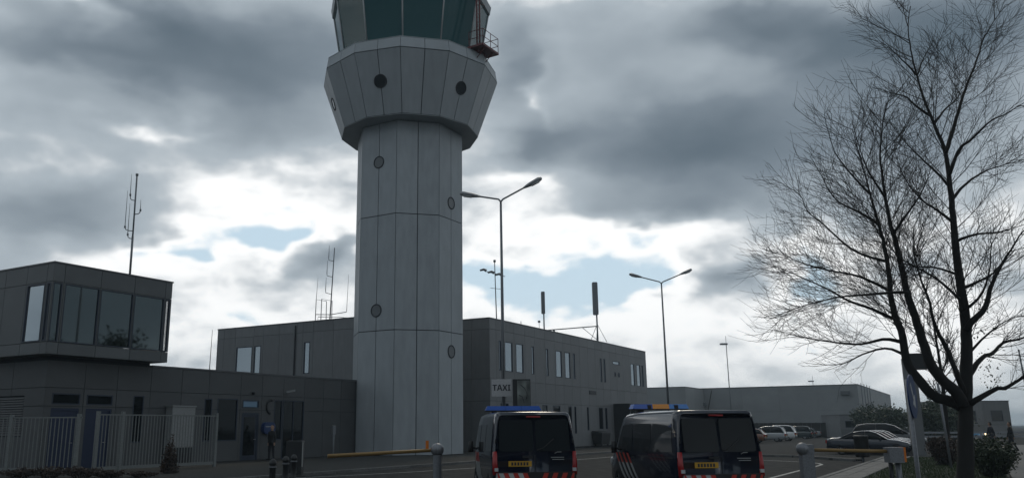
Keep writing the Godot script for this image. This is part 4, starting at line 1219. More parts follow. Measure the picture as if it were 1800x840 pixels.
func build_aerials() -> void:
	# on the overhanging room
	var t := thing("whip_mast", "tall aerial mast with side whips on the upper room", "aerial", Vector3(-15.43, 8.37, -38.0))
	bar(t, "mast", Vector3(0, -0.06, 0), Vector3(-0.02, 2.0, 0), 0.055, M.steel, 8)
	bar(t, "mast", Vector3(-0.02, 2.0, 0), Vector3(-0.06, 4.95, 0), 0.04, M.steel, 8)
	part(t, "cap", lathe([Vector2(0.0, -0.06), Vector2(0.07, -0.04), Vector2(0.07, 0.05), Vector2(0.0, 0.08)], 8), M.steel, Transform3D(Basis.IDENTITY, Vector3(-0.06, 4.98, 0)))
	for q: Array in [[3.72, -0.30, 0.28, 1.02], [2.25, -0.42, 0.2, 1.75], [1.88, -0.26, 0.2, 1.5], [3.05, 0.24, 0.2, 0.5]]:
		var h: float = q[0]; var x: float = q[1]
		pipe(t, "side_arm", [Vector3(-0.04, h, 0), Vector3(x * 0.6, h + 0.02, 0), Vector3(x * 0.9, h + 0.08, 0), Vector3(x, h + q[2], 0)], 0.022, M.steel, 6)
		bar(t, "whip", Vector3(x, h + q[2], 0), Vector3(x - 0.02, h + q[2] + q[3], 0), 0.02, M.thin, 5, 0.008)
		part(t, "coil", lathe([Vector2(0.0, -0.06), Vector2(0.045, -0.05), Vector2(0.045, 0.05), Vector2(0.0, 0.06)], 8), M.steel, Transform3D(Basis.IDENTITY, Vector3(x, h + q[2], 0)))
	var whip := thing("thin_whip_aerial", "single very thin whip aerial on the low office roof", "aerial", Vector3(-13.6, 4.50, -45.0))
	bar(whip, "whip", Vector3.ZERO, Vector3(0.03, 2.3, 0), 0.025, M.thin, 5, 0.012)
	bar(whip, "socket", Vector3(0, 0, 0), Vector3(0, 0.2, 0), 0.045, M.steel, 6)
	# cluster on the terminal wing
	var c := thing("aerial_cluster", "aerial mast with three side dipoles and pipe frames on the terminal wing", "aerial", Vector3(-9.9, 9.27, -62.2))
	bar(c, "mast", Vector3(-0.14, 0, 0), Vector3(0.06, 5.7, 0), 0.05, M.steel, 7, 0.035)
	for q: Array in [[4.75, 0.16], [3.55, 0.06], [2.25, 0.0]]:
		var h: float = q[0]
		pipe(c, "side_arm", [Vector3(q[1] - 0.12, h - 0.1, 0), Vector3(q[1] - 0.5, h, 0.0), Vector3(q[1] - 0.52, h + 0.25, 0)], 0.025, M.steel, 5)
		bar(c, "dipole", Vector3(q[1] - 0.52, h + 0.15, 0), Vector3(q[1] - 0.5, h + 1.15, 0), 0.03, M.steel, 5, 0.012)
	for q: Array in [[-1.22, 0.0, 1.75], [-0.72, 0.5, 1.7]]:
		pipe(c, "pipe_frame", [Vector3(q[0], 0, q[1]), Vector3(q[0] + 0.02, q[2], q[1]), Vector3(q[0] + 0.75, q[2] - 0.1, q[1] - 0.3), Vector3(q[0] + 0.76, 0, q[1] - 0.3)], 0.032, M.steel, 6)
	pipe(c, "boom", [Vector3(-1.2, 0.62, 0), Vector3(-0.1, 0.6, 0), Vector3(1.1, 0.78, 0.1), Vector3(1.12, 0.9, 0.1)], 0.03, M.steel, 6)
	bar(c, "whip", Vector3(1.12, 0.85, 0.1), Vector3(1.2, 3.6, 0.1), 0.022, M.thin, 5, 0.01)
	bar(c, "whip", Vector3(-1.2, 1.7, 0), Vector3(-1.12, 3.4, 0), 0.022, M.thin, 5, 0.01)
	pipe(c, "guard_rail", [Vector3(-0.9, 0, 0.7), Vector3(-0.9, 0.35, 0.7), Vector3(0.6, 0.4, 0.0), Vector3(2.0, 0.3, 0.0), Vector3(2.0, 0, 0.0)], 0.025, M.steel, 5)
	# lamp mast and panel aerials on the terminal roof
	var m := thing("roof_mast", "thin roof mast with floodlights and crossbar on the terminal corner", "aerial", Vector3(2.5, 9.27, -64.0))
	bar(m, "mast", Vector3.ZERO, Vector3(-0.1, 4.9, 0), 0.045, M.steel, 7, 0.035)
	for x in [-0.95, -0.35, 0.25]:
		var fl := begin(true)
		tube(fl, [Vector3(x - 0.3, 3.95 - x * 0.3, 0.0), Vector3(x, 4.03 - x * 0.3, 0.0), Vector3(x + 0.2, 3.92 - x * 0.3, 0)], 0.07, 0.12, 8)
		part(m, "floodlight", done(fl), M.steel)
	bar(m, "crossbar", Vector3(-0.9, 4.2, 0), Vector3(0.7, 3.75, 0), 0.03, M.steel, 6)
	bar(m, "crossbar", Vector3(-0.45, 2.85, 0), Vector3(0.5, 2.75, 0), 0.02, M.steel, 6)
	part(m, "sensor", lathe([Vector2(0, -0.1), Vector2(0.1, -0.06), Vector2(0.1, 0.1), Vector2(0, 0.14)], 8), M.steel, Transform3D(Basis.IDENTITY, Vector3(-0.1, 4.95, 0)))
	var a := thing("panel_aerial", "slim panel aerial on a short mast with horizontal stay, terminal roof", "aerial", Vector3(6.9, 9.27, -72.0))
	bar(a, "mast", Vector3.ZERO, Vector3(0.0, 1.9, 0), 0.06, M.steel, 8)
	plate(a, "panel", round_rect(0.32, 1.95, 0.08), Transform3D(Basis.IDENTITY, Vector3(-0.04, 2.85, -0.1)), 0.2, M.steel)
	var b := thing("panel_aerial", "large tall panel aerial on a braced tripod, terminal roof", "aerial", Vector3(12.45, 9.27, -78.0))
	bar(b, "mast", Vector3.ZERO, Vector3(-0.02, 2.75, 0), 0.075, M.steel, 8)
	plate(b, "panel", round_rect(0.50, 3.1, 0.1), Transform3D(Basis.IDENTITY, Vector3(-0.1, 4.1, -0.15)), 0.3, M.steel)
	for e: Vector3 in [Vector3(-0.75, 0, 0.2), Vector3(0.8, 0, 0.2), Vector3(0.0, 0, -0.9)]:
		bar(b, "brace", e, Vector3(0, 1.7, 0), 0.025, M.steel, 6)
	bar(b, "stay", Vector3(-0.05, 1.5, 0), Vector3(-5.5, 0.45, 6.0), 0.05, M.steel, 7)
	bar(b, "stay_brace", Vector3(-0.1, 0.25, 0.05), Vector3(-1.7, 1.2, 1.8), 0.025, M.steel, 6)
	bar(b, "stay_post", Vector3(-4.6, 0, 5.0), Vector3(-4.6, 0.65, 5.0), 0.09, M.steel, 8)
	var v := thing("roof_vane", "small wind vane on a thin rod, terminal roof", "aerial", Vector3(6.3, 9.27, -70.0))
	bar(v, "rod", Vector3.ZERO, Vector3(0, 0.9, 0), 0.02, M.steel, 5)
	box(v, "head", Vector3(-0.1, 0.88, -0.06), Vector3(0.1, 1.05, 0.06), M.steel)
	var v2 := thing("roof_rod", "short plain rod at the terminal roof edge", "aerial", Vector3(4.6, 9.27, -67.5))
	bar(v2, "rod", Vector3.ZERO, Vector3(0, 0.7, 0), 0.03, M.steel, 5)
	bar(v2, "socket", Vector3.ZERO, Vector3(0, 0.15, 0), 0.06, M.steel, 6)

# ---------------------------------------------------------------- trees and shrubs
var LIMBS := [
	["trunk", [0.250, 0.012], [[13.64, -1.09, -24.00], [13.85, 0.18, -24.02], [14.04, 1.40, -24.04], [14.18, 2.34, -24.06], [14.37, 3.49, -24.08], [14.47, 4.11, -24.11], [14.52, 5.17, -24.13], [14.52, 6.01, -24.15], [14.55, 6.92, -24.17], [14.63, 8.20, -24.19], [14.66, 9.10, -24.21], [14.67, 9.75, -24.23], [14.54, 10.27, -24.25], [14.40, 10.87, -24.27], [14.24, 11.55, -24.29], [14.16, 12.22, -24.32], [14.12, 12.80, -24.34], [14.09, 13.41, -24.36], [14.13, 13.93, -24.38], [14.30, 14.63, -24.40]]],
	["limb", [0.065, 0.010], [[14.66, 9.67, -24.20], [15.02, 10.41, -24.30], [15.39, 11.17, -24.40], [15.65, 11.70, -24.50], [16.09, 12.47, -24.60], [16.44, 13.11, -24.70], [16.72, 13.67, -24.80], [17.22, 14.34, -24.90], [17.77, 14.99, -25.00]]],
	["limb", [0.170, 0.012], [[14.04, 2.15, -24.00], [13.83, 2.51, -23.89], [13.40, 2.87, -23.78], [13.07, 3.34, -23.68], [12.88, 4.06, -23.57], [12.69, 4.66, -23.46], [12.52, 5.19, -23.35], [12.39, 5.86, -23.25], [12.27, 6.52, -23.14], [12.09, 7.27, -23.03], [11.98, 8.15, -22.92], [11.93, 9.01, -22.82], [11.97, 9.69, -22.71], [12.18, 10.69, -22.60]]],
	["limb", [0.160, 0.012], [[14.09, 2.09, -24.10], [13.79, 2.28, -24.21], [13.44, 2.40, -24.31], [13.17, 2.78, -24.42], [13.00, 3.16, -24.53], [12.92, 3.54, -24.64], [12.96, 4.25, -24.74], [12.88, 4.70, -24.85], [12.87, 5.32, -24.96], [12.93, 5.94, -25.06], [12.96, 6.96, -25.17], [12.90, 7.83, -25.28], [12.83, 8.63, -25.39], [12.69, 9.89, -25.49], [12.58, 10.96, -25.60]]],
	["limb", [0.085, 0.012], [[14.06, 2.49, -23.90], [13.89, 2.87, -23.80], [13.68, 3.53, -23.70], [13.43, 4.00, -23.60], [13.23, 4.47, -23.50], [13.16, 4.82, -23.40], [13.04, 5.18, -23.30], [12.83, 5.71, -23.20], [12.72, 6.41, -23.10], [12.71, 7.05, -23.00]]],
	["limb", [0.100, 0.012], [[14.44, 4.26, -24.00], [14.51, 4.46, -23.90], [14.76, 4.69, -23.80], [14.95, 4.99, -23.70], [15.04, 5.41, -23.60], [15.30, 5.95, -23.50], [15.62, 6.43, -23.40], [15.88, 6.85, -23.30], [16.36, 7.33, -23.20]]],
	["limb", [0.090, 0.014], [[14.26, 2.84, -24.00], [14.52, 3.12, -24.13], [14.93, 3.50, -24.27], [15.35, 3.63, -24.40], [15.79, 3.95, -24.53], [16.46, 4.09, -24.67], [17.46, 4.51, -24.80]]],
	["limb", [0.060, 0.012], [[14.48, 5.47, -24.10], [14.72, 5.54, -24.26], [15.21, 5.73, -24.42], [15.72, 5.95, -24.58], [16.20, 6.31, -24.74], [16.76, 6.77, -24.90]]],
	["limb", [0.090, 0.016], [[14.20, 2.15, -24.00], [14.31, 2.28, -23.80], [14.83, 2.60, -23.60], [14.87, 2.56, -23.40], [15.32, 2.87, -23.20], [16.21, 3.44, -23.00]]],
	["limb", [0.050, 0.010], [[14.56, 6.89, -24.20], [14.62, 6.93, -24.05], [15.08, 7.06, -23.90], [15.62, 7.08, -23.75], [16.25, 7.26, -23.60]]],
	["limb", [0.060, 0.008], [[13.06, 4.71, -25.20], [12.45, 5.08, -25.42], [11.88, 5.36, -25.63], [11.43, 5.73, -25.85], [10.70, 6.17, -26.07], [10.08, 6.54, -26.28], [9.45, 6.81, -26.50]]],
	["limb", [0.050, 0.008], [[12.90, 5.55, -25.00], [11.91, 5.97, -24.80], [10.80, 6.15, -24.60], [10.06, 6.32, -24.40], [9.32, 6.56, -24.20], [8.85, 6.62, -24.00]]],
	["limb", [0.050, 0.008], [[12.38, 5.22, -23.10], [11.92, 5.19, -22.92], [11.05, 5.10, -22.73], [10.21, 5.01, -22.55], [9.42, 4.82, -22.37], [8.72, 4.61, -22.18], [8.01, 4.32, -22.00]]],
	["limb", [0.050, 0.008], [[13.11, 6.54, -25.40], [12.58, 6.76, -25.60], [12.14, 7.10, -25.80], [11.56, 7.83, -26.00], [11.11, 8.41, -26.20], [11.02, 8.98, -26.40], [10.31, 9.55, -26.60]]],
	["limb", [0.060, 0.008], [[12.99, 3.99, -24.80], [12.40, 4.08, -24.68], [11.58, 3.92, -24.56], [10.72, 3.98, -24.44], [9.82, 4.11, -24.32], [8.99, 4.33, -24.20]]],
	["limb", [0.050, 0.008], [[13.22, 3.64, -25.20], [12.91, 3.90, -25.65], [12.41, 3.77, -26.10], [11.88, 3.49, -26.55], [11.17, 3.53, -27.00]]],
	["limb", [0.050, 0.010], [[14.35, 5.18, -24.00], [14.14, 5.18, -23.75], [13.64, 5.52, -23.50], [13.00, 5.85, -23.25], [12.41, 6.05, -23.00], [11.92, 6.34, -22.75], [11.39, 6.86, -22.50]]],
	["limb", [0.045, 0.010], [[14.44, 5.90, -24.10], [14.01, 6.18, -24.47], [13.57, 6.28, -24.83], [13.18, 6.59, -25.20]]],
	["limb", [0.045, 0.007], [[14.42, 10.88, -24.30], [13.83, 11.09, -24.02], [13.45, 11.27, -23.75], [12.92, 11.29, -23.48], [12.18, 11.36, -23.20]]],
	["limb", [0.035, 0.007], [[14.13, 12.25, -24.30], [13.96, 12.76, -24.53], [13.73, 13.30, -24.77], [13.54, 13.69, -25.00]]],
	["limb", [0.030, 0.007], [[14.21, 12.26, -24.40], [14.54, 12.83, -24.57], [14.90, 13.35, -24.73], [15.18, 13.67, -24.90]]],
	["limb", [0.060, 0.008], [[14.63, 8.97, -24.10], [14.87, 9.65, -23.88], [15.17, 9.91, -23.67], [15.63, 10.38, -23.45], [15.95, 10.50, -23.23], [16.36, 10.75, -23.02], [16.79, 10.97, -22.80]]],
	["limb", [0.040, 0.008], [[14.50, 10.66, -24.30], [15.05, 11.19, -24.63], [15.73, 11.76, -24.97], [16.24, 12.50, -25.30]]],
	["limb", [0.050, 0.008], [[14.67, 8.20, -24.20], [15.40, 8.81, -24.60], [16.32, 9.33, -25.00], [17.25, 9.68, -25.40], [18.32, 10.25, -25.80]]],
	["limb", [0.050, 0.008], [[14.63, 7.41, -24.20], [14.10, 7.77, -24.00], [13.49, 8.10, -23.80], [12.96, 8.74, -23.60], [12.69, 9.37, -23.40]]],
	["limb", [0.045, 0.008], [[14.65, 8.56, -24.20], [14.43, 9.19, -24.50], [14.10, 9.84, -24.80], [13.78, 10.60, -25.10], [13.64, 11.29, -25.40]]],
	["limb", [0.045, 0.007], [[12.97, 7.69, -25.30], [12.45, 8.17, -25.52], [11.88, 8.64, -25.75], [11.53, 9.66, -25.98], [11.40, 10.22, -26.20]]],
	["limb", [0.040, 0.007], [[12.86, 8.76, -25.50], [12.26, 9.25, -25.25], [11.68, 9.92, -25.00], [11.39, 10.67, -24.75], [11.24, 11.14, -24.50]]],
	["limb", [0.040, 0.007], [[11.92, 7.91, -22.80], [11.40, 8.48, -22.47], [11.02, 9.12, -22.13], [10.75, 9.75, -21.80]]],
	["limb", [0.045, 0.008], [[12.14, 6.89, -23.00], [12.49, 7.46, -22.67], [12.78, 8.02, -22.33], [12.90, 8.58, -22.00]]],
	["limb", [0.050, 0.008], [[14.45, 4.84, -24.00], [14.86, 5.22, -23.82], [15.14, 6.02, -23.65], [15.18, 6.65, -23.48], [15.49, 7.27, -23.30]]],
	["limb", [0.040, 0.008], [[14.43, 3.61, -24.00], [15.27, 4.21, -24.33], [16.21, 4.67, -24.67], [16.96, 4.79, -25.00]]],
]

func twig_chain(p: Vector3, d: Vector3, length: float, n: int, bend: Vector3, wiggle: float) -> Array:
	var pts := [p]
	var v := d.normalized()
	for i in n:
		v = (v + bend / n + Vector3(rng.randf_range(-1, 1), rng.randf_range(-1, 1), rng.randf_range(-1, 1)) * wiggle).normalized()
		p += v * length / n
		pts.append(p)
	return pts

func point_on(pts: Array, f: float) -> Array:   # [position, direction]
	var x := clampf(f, 0.0, 0.999) * (pts.size() - 1)
	var i := int(x)
	return [pts[i].lerp(pts[i + 1], x - i), (pts[i + 1] - pts[i]).normalized()]

func offshoot(d: Vector3, angle: float) -> Vector3:
	var b := frame_of(d)
	var t := rng.randf() * TAU
	return d * cos(angle) + (b.x * cos(t) + b.y * sin(t)) * sin(angle)

func grow(twigs: SurfaceTool, pts: Array, r: float, length: float, level: int, first: float, spacing: float) -> void:
	var n := int(length / spacing)
	for k in n:
		var f := first + (1.0 - first) * (k + rng.randf()) / n
		var q := point_on(pts, f)
		var l := (0.35 + 0.75 * (1.0 - f)) * length * rng.randf_range(0.26, 0.66)
		if level == 2:
			l = rng.randf_range(0.25, 0.9)
		l = clampf(l, 0.2, 2.6)
		var d: Vector3 = offshoot(q[1], rng.randf_range(0.45, 0.9))
		d.y *= 0.8
		var c := twig_chain(q[0], d, l, 4 if level < 2 else 3, Vector3(0, 0.22, 0) + q[1] * 0.25, 0.07)
		var rr := clampf(minf(r * 0.5, 0.004 + 0.007 * l), 0.0045, 0.025)
		tube(twigs, c, rr, 0.0035, 4 if level < 1 else 3, false)
		if level < 2 and l > 0.35:
			grow(twigs, c, rr, l, level + 1, 0.12, 0.23 if level == 0 else 0.22)

func build_bare_tree() -> void:
	var t := thing("bare_tree", "large leafless many-stemmed tree with fine twigs on the lawn", "tree", Vector3(14.42, 0, -24.0))
	var o := t.position
	var twigs := begin(true)
	for e: Array in LIMBS:
		var pts := []
		var length := 0.0
		for p: Array in e[2]:
			pts.append(Vector3(p[0], p[1], p[2]) - o)
		# resample so that bends are soft
		var c := Curve3D.new()
		for i in pts.size():
			var tan: Vector3 = (pts[mini(i + 1, pts.size() - 1)] - pts[maxi(i - 1, 0)]) / 6.0
			c.add_point(pts[i], -tan, tan)
		c.bake_interval = 0.18
		var smooth := []
		length = c.get_baked_length()
		var n := maxi(4, int(length / 0.22))
		for i in n + 1:
			smooth.append(c.sample_baked(length * i / n) + Vector3(rng.randf_range(-1, 1), 0, rng.randf_range(-1, 1)) * 0.012)
		var st := begin(true)
		var r0: float = e[1][0]; var r1: float = e[1][1]
		tube(st, smooth, r0, r1, 10 if r0 > 0.08 else 6, true, 1.4)
		part(t, e[0], done(st), M.bark)
		if e[0] == "trunk":
			grow(twigs, smooth, 0.03, length * 0.75, 0, 0.30, 0.34)
		else:
			grow(twigs, smooth, r1 * 2.0, length, 0, 0.22, 0.19)
	var tw := part(t, "twigs", done(twigs), M.twig)
	tw.set_meta("kind", "stuff")
	# the few leaves that still hang beside the trunk
	var lf := begin()
	for k in 170:
		var h := [3.5, 4.2, 4.9, 2.8, 5.6, 3.1][k % 6] + rng.randf_range(-0.22, 0.22) as float
		var p := Vector3(0.35 + absf(rng.randfn(0.0, 0.22)), h, rng.randf_range(-0.4, 0.4))
		leaf(lf, p, 0.04)
	var ll := part(t, "leaves", done(lf), M.leaf)
	ll.set_meta("kind", "stuff")

func leaf(st: SurfaceTool, p: Vector3, s: float) -> void:
	var a := Vector3(rng.randfn(), rng.randfn(), rng.randfn()).normalized()
	var b := a.cross(Vector3(rng.randfn(), rng.randfn(), rng.randfn())).normalized()
	s *= rng.randf_range(0.6, 1.3)
	tri(st, p - a * s, p + b * s * 0.55, p + a * s)
	tri(st, p - a * s, p + a * s, p - b * s * 0.55)

func small_bare_tree(label: String, at: Vector3, h: float, r: float, spread: float, group := "") -> void:
	var t := thing("slim_tree", label, "tree", at, 0.0, group)
	var st := begin(true)
	var pts := twig_chain(Vector3.ZERO, Vector3(rng.randf_range(-0.06, 0.06), 1, 0), h, 8, Vector3(0, 0.3, 0), 0.04)
	tube(st, pts, r, 0.02, 8)
	part(t, "trunk", done(st), M.bark)
	var tw := begin(true)
	for k in 22:
		var f := rng.randf_range(0.3, 0.97)
		var q := point_on(pts, f)
		var l := spread * rng.randf_range(0.5, 1.0) * (1.25 - f)
		var c := twig_chain(q[0], offshoot(q[1], rng.randf_range(0.6, 1.1)), l, 5, Vector3(0, 0.7, 0), 0.1)
		tube(tw, c, 0.035 * (1.2 - f), 0.01, 4, false)
		for j in 9:
			var g := point_on(c, rng.randf_range(0.2, 1.0))
			var c2 := twig_chain(g[0], offshoot(g[1], rng.randf_range(0.5, 1.0)), l * rng.randf_range(0.2, 0.45), 4, Vector3(0, 0.5, 0), 0.1)
			tube(tw, c2, 0.014, 0.007, 3, false)
			for i in 4:
				var g2 := point_on(c2, rng.randf_range(0.3, 1.0))
				tube(tw, twig_chain(g2[0], offshoot(g2[1], 0.7), l * 0.14, 2, Vector3(0, 0.3, 0), 0.1), 0.009, 0.006, 3, false)
	var o := part(t, "crown", done(tw), M.twig)
	o.set_meta("kind", "stuff")

func shrub(called: String, label: String, category: String, at: Vector3, size: Vector3, n: int, m: Material, cone := false, leafy := 0.06, group := "") -> void:
	var t := thing(called, label, category, at, 0.0, group)
	var stems := begin(true)
	var fo := begin()
	var tips := []
	for k in maxi(8, n / 60):
		var a := rng.randf() * TAU
		var rr := sqrt(rng.randf())
		var top := Vector3(cos(a) * size.x * 0.42 * rr, size.y * rng.randf_range(0.7, 1.0) * (1.0 - 0.35 * rr * rr), sin(a) * size.z * 0.42 * rr)
		if cone:
			top = Vector3(cos(a) * size.x * 0.42 * rr, size.y * (1.0 - rr) * rng.randf_range(0.9, 1.0) + 0.1, sin(a) * size.z * 0.42 * rr)
		var foot := Vector3(top.x * 0.35, 0, top.z * 0.35)
		tube(stems, [foot, foot.lerp(top, 0.5) + Vector3(rng.randf_range(-0.05, 0.05), 0, 0), top], 0.016, 0.006, 4, false)
		tips.append([foot, top])
	for k in n:
		var q: Array = tips[rng.randi() % tips.size()]
		var f := sqrt(rng.randf_range(0.02, 1.0))
		var p: Vector3 = q[0].lerp(q[1], f) + Vector3(rng.randfn(0, 0.09) * size.x * 0.5, rng.randfn(0, 0.05) * size.y, rng.randfn(0, 0.09) * size.z * 0.5)
		p.y = maxf(p.y, 0.02)
		leaf(fo, p, leafy)
	part(t, "stems", done(stems), M.twig)
	part(t, "foliage", done(fo), m)

# ---------------------------------------------------------------- people
func person(label: String, at: Vector3, turn: float, height: float, stride: float, coat: Color, trousers: Color, hair: Color) -> void:
	var s := height / 1.75
	var sk := Color(0.36, 0.22, 0.16)
	var B := []   # a, b, ra, rb, colour
	var hip := Vector3(0, 0.92, 0)
	var neck := Vector3(0, 1.46, -0.01)
	B.append([hip, Vector3(0, 1.15, 0), 0.135, 0.13, coat])
	B.append([Vector3(0, 1.12, 0), Vector3(0, 1.34, 0), 0.13, 0.14, coat])
	B.append([Vector3(-0.14, 1.38, 0), Vector3(0.14, 1.38, 0), 0.085, 0.085, coat])
	B.append([Vector3(-0.08, 0.92, 0), Vector3(0.08, 0.92, 0), 0.13, 0.13, coat])
	B.append([neck, Vector3(0, 1.55, -0.01), 0.06, 0.055, sk])
	B.append([Vector3(0, 1.60, -0.02), Vector3(0, 1.67, 0.0), 0.078, 0.088, sk])
	B.append([Vector3(0, 1.635, -0.10), Vector3(0, 1.605, -0.115), 0.012, 0.018, sk])
	B.append([Vector3(0, 1.69, 0.02), Vector3(0, 1.62, 0.05), 0.088, 0.075, hair])
	for q in [-1.0, 1.0]:
		B.append([Vector3(q * 0.085, 1.63, 0.0), Vector3(q * 0.09, 1.655, 0.0), 0.016, 0.016, sk])
		var k: float = stride * q
		var knee := Vector3(q * 0.10, 0.49, -0.13 * k - 0.02)
		var ank := Vector3(q * 0.10, 0.09, -0.24 * k + 0.04 * absf(k))
		if k < 0: ank.y += 0.05 * absf(k)
		B.append([Vector3(q * 0.09, 0.90, 0), knee, 0.095, 0.065, trousers])
		B.append([knee, ank, 0.065, 0.048, trousers])
		B.append([ank + Vector3(0, -0.035, 0.03), ank + Vector3(q * 0.02, -0.05, -0.17), 0.045, 0.038, Color(0.015, 0.015, 0.015)])
		var el := Vector3(q * 0.26, 1.12, 0.08 * k)
		var wr := Vector3(q * 0.25, 0.88, -0.02 + 0.14 * k)
		B.append([Vector3(q * 0.185, 1.38, 0), el, 0.062, 0.05, coat])
		B.append([el, wr, 0.05, 0.036, coat])
		B.append([wr, wr + Vector3(0, -0.08, -0.01), 0.03, 0.034, sk])
		for f in 4:
			var b0 := wr + Vector3(0, -0.09, -0.035 + f * 0.021)
			B.append([b0, b0 + Vector3(-q * 0.012, -0.05 - 0.008 * (2 - absi(f - 1)), -0.012), 0.011, 0.009, sk])
		B.append([wr + Vector3(0, -0.04, -0.03), wr + Vector3(-q * 0.02, -0.09, -0.065), 0.012, 0.010, sk])
	var mesh := net(B, 0.022)
	var o := part(self, "person", mesh, M.skin_cloth, Transform3D(Basis(Vector3.UP, turn).scaled(Vector3.ONE * s), at))
	tag(o, label, "person")

func net(B: Array, c: float) -> ArrayMesh:
	var vals := {}
	var blend := 0.03
	# signed distances near the bones
	for b: Array in B:
		var a: Vector3 = b[0]; var e: Vector3 = b[1]
		var pad: float = maxf(b[2], b[3]) + c * 2.5
		var lo := Vector3i(((a.min(e) - Vector3.ONE * pad) / c).floor())
		var hi := Vector3i(((a.max(e) + Vector3.ONE * pad) / c).ceil())
		var ab := e - a
		var l2 := maxf(ab.length_squared(), 1e-8)
		for x in range(lo.x, hi.x + 1):
			for y in range(lo.y, hi.y + 1):
				for z in range(lo.z, hi.z + 1):
					var p := Vector3(x, y, z) * c
					var f := clampf((p - a).dot(ab) / l2, 0.0, 1.0)
					var d := p.distance_to(a + ab * f) - lerpf(b[2], b[3], f)
					var key := Vector3i(x, y, z)
					if vals.has(key):
						var v: Array = vals[key]
						var h := clampf(0.5 + 0.5 * (v[0] - d) / blend, 0.0, 1.0)
						if d < v[1]:
							v[1] = d; v[2] = b[4]
						v[0] = lerpf(v[0], d, h) - blend * h * (1.0 - h)
					else:
						vals[key] = [d, d, b[4]]
	var verts := {}
	var corner := [Vector3i(0, 0, 0), Vector3i(1, 0, 0), Vector3i(0, 1, 0), Vector3i(1, 1, 0), Vector3i(0, 0, 1), Vector3i(1, 0, 1), Vector3i(0, 1, 1), Vector3i(1, 1, 1)]
	var edges := [[0, 1], [2, 3], [4, 5], [6, 7], [0, 2], [1, 3], [4, 6], [5, 7], [0, 4], [1, 5], [2, 6], [3, 7]]
	for key: Vector3i in vals:
		var ds := []
		var ok := true
		for q: Vector3i in corner:
			if not vals.has(key + q):
				ok = false
				break
			ds.append(vals[key + q][0])
		if not ok: continue
		var sum := Vector3.ZERO
		var n := 0
		for g: Array in edges:
			var d0: float = ds[g[0]]; var d1: float = ds[g[1]]
			if (d0 < 0) != (d1 < 0):
				var f := d0 / (d0 - d1)
				sum += (Vector3(key) + Vector3(corner[g[0]]).lerp(Vector3(corner[g[1]]), f)) * c
				n += 1
		if n > 0:
			verts[key] = [sum / n, vals[key][2]]
	var st := begin(true)
	var axes := [Vector3i(1, 0, 0), Vector3i(0, 1, 0), Vector3i(0, 0, 1)]
	for key: Vector3i in vals:
		for ax in 3:
			var k2: Vector3i = key + axes[ax]
			if not vals.has(k2): continue
			var d0: float = vals[key][0]; var d1: float = vals[k2][0]
			if (d0 < 0) == (d1 < 0): continue
			var u: Vector3i = axes[(ax + 1) % 3]; var w: Vector3i = axes[(ax + 2) % 3]
			var q := [key - u - w, key - w, key, key - u]
			if d0 > 0: q.reverse()
			var ok := true
			for i in 4:
				if not verts.has(q[i]): ok = false
			if not ok: continue
			for i in [0, 2, 1, 0, 3, 2]:
				var v: Array = verts[q[i]]
				st.set_color(v[1])
				st.add_vertex(v[0])
	return done(st)

# ---------------------------------------------------------------- ground
func an(s: float, n: float) -> Vector2:   # a point given along AX and NX, as (x, z)
	var p := AX * s + NX * n
	return Vector2(p.x, p.z)

func sheet(called: String, poly: PackedVector2Array, y0: float, y1: float, m: Material) -> MeshInstance3D:
	var st := begin()
	slab(st, poly, y0, y1)
	return structure(called, done(st), m)

func strip(called: String, pts: Array, w: float, y: float, m: Material) -> void:
	var left := PackedVector2Array()
	var right := []
	for i in pts.size():
		var d: Vector2 = (pts[mini(i + 1, pts.size() - 1)] - pts[maxi(i - 1, 0)]).normalized()
		var n := Vector2(-d.y, d.x) * w / 2
		left.append(pts[i] + n)
		right.push_front(pts[i] - n)
	for p: Vector2 in right: left.append(p)
	sheet(called, left, y - 0.003, y, m)

func kerb_row(owner_: Node, a: Vector2, b: Vector2, w: float, y0: float, y1: float) -> void:
	var L := a.distance_to(b)
	var n := int(L)
	var d := (b - a) / n
	var turn := atan2(-d.y, d.x)
	for k in n:
		var c := a + d * (k + 0.5)
		part(owner_, "kerb_stone", box_mesh(Vector3(d.length() - 0.012, y1 - y0, w)), M.kerb[rng.randi() % 3], Transform3D(Basis(Vector3.UP, turn), Vector3(c.x, (y0 + y1) / 2 + rng.randf_range(-0.003, 0.003), c.y)))

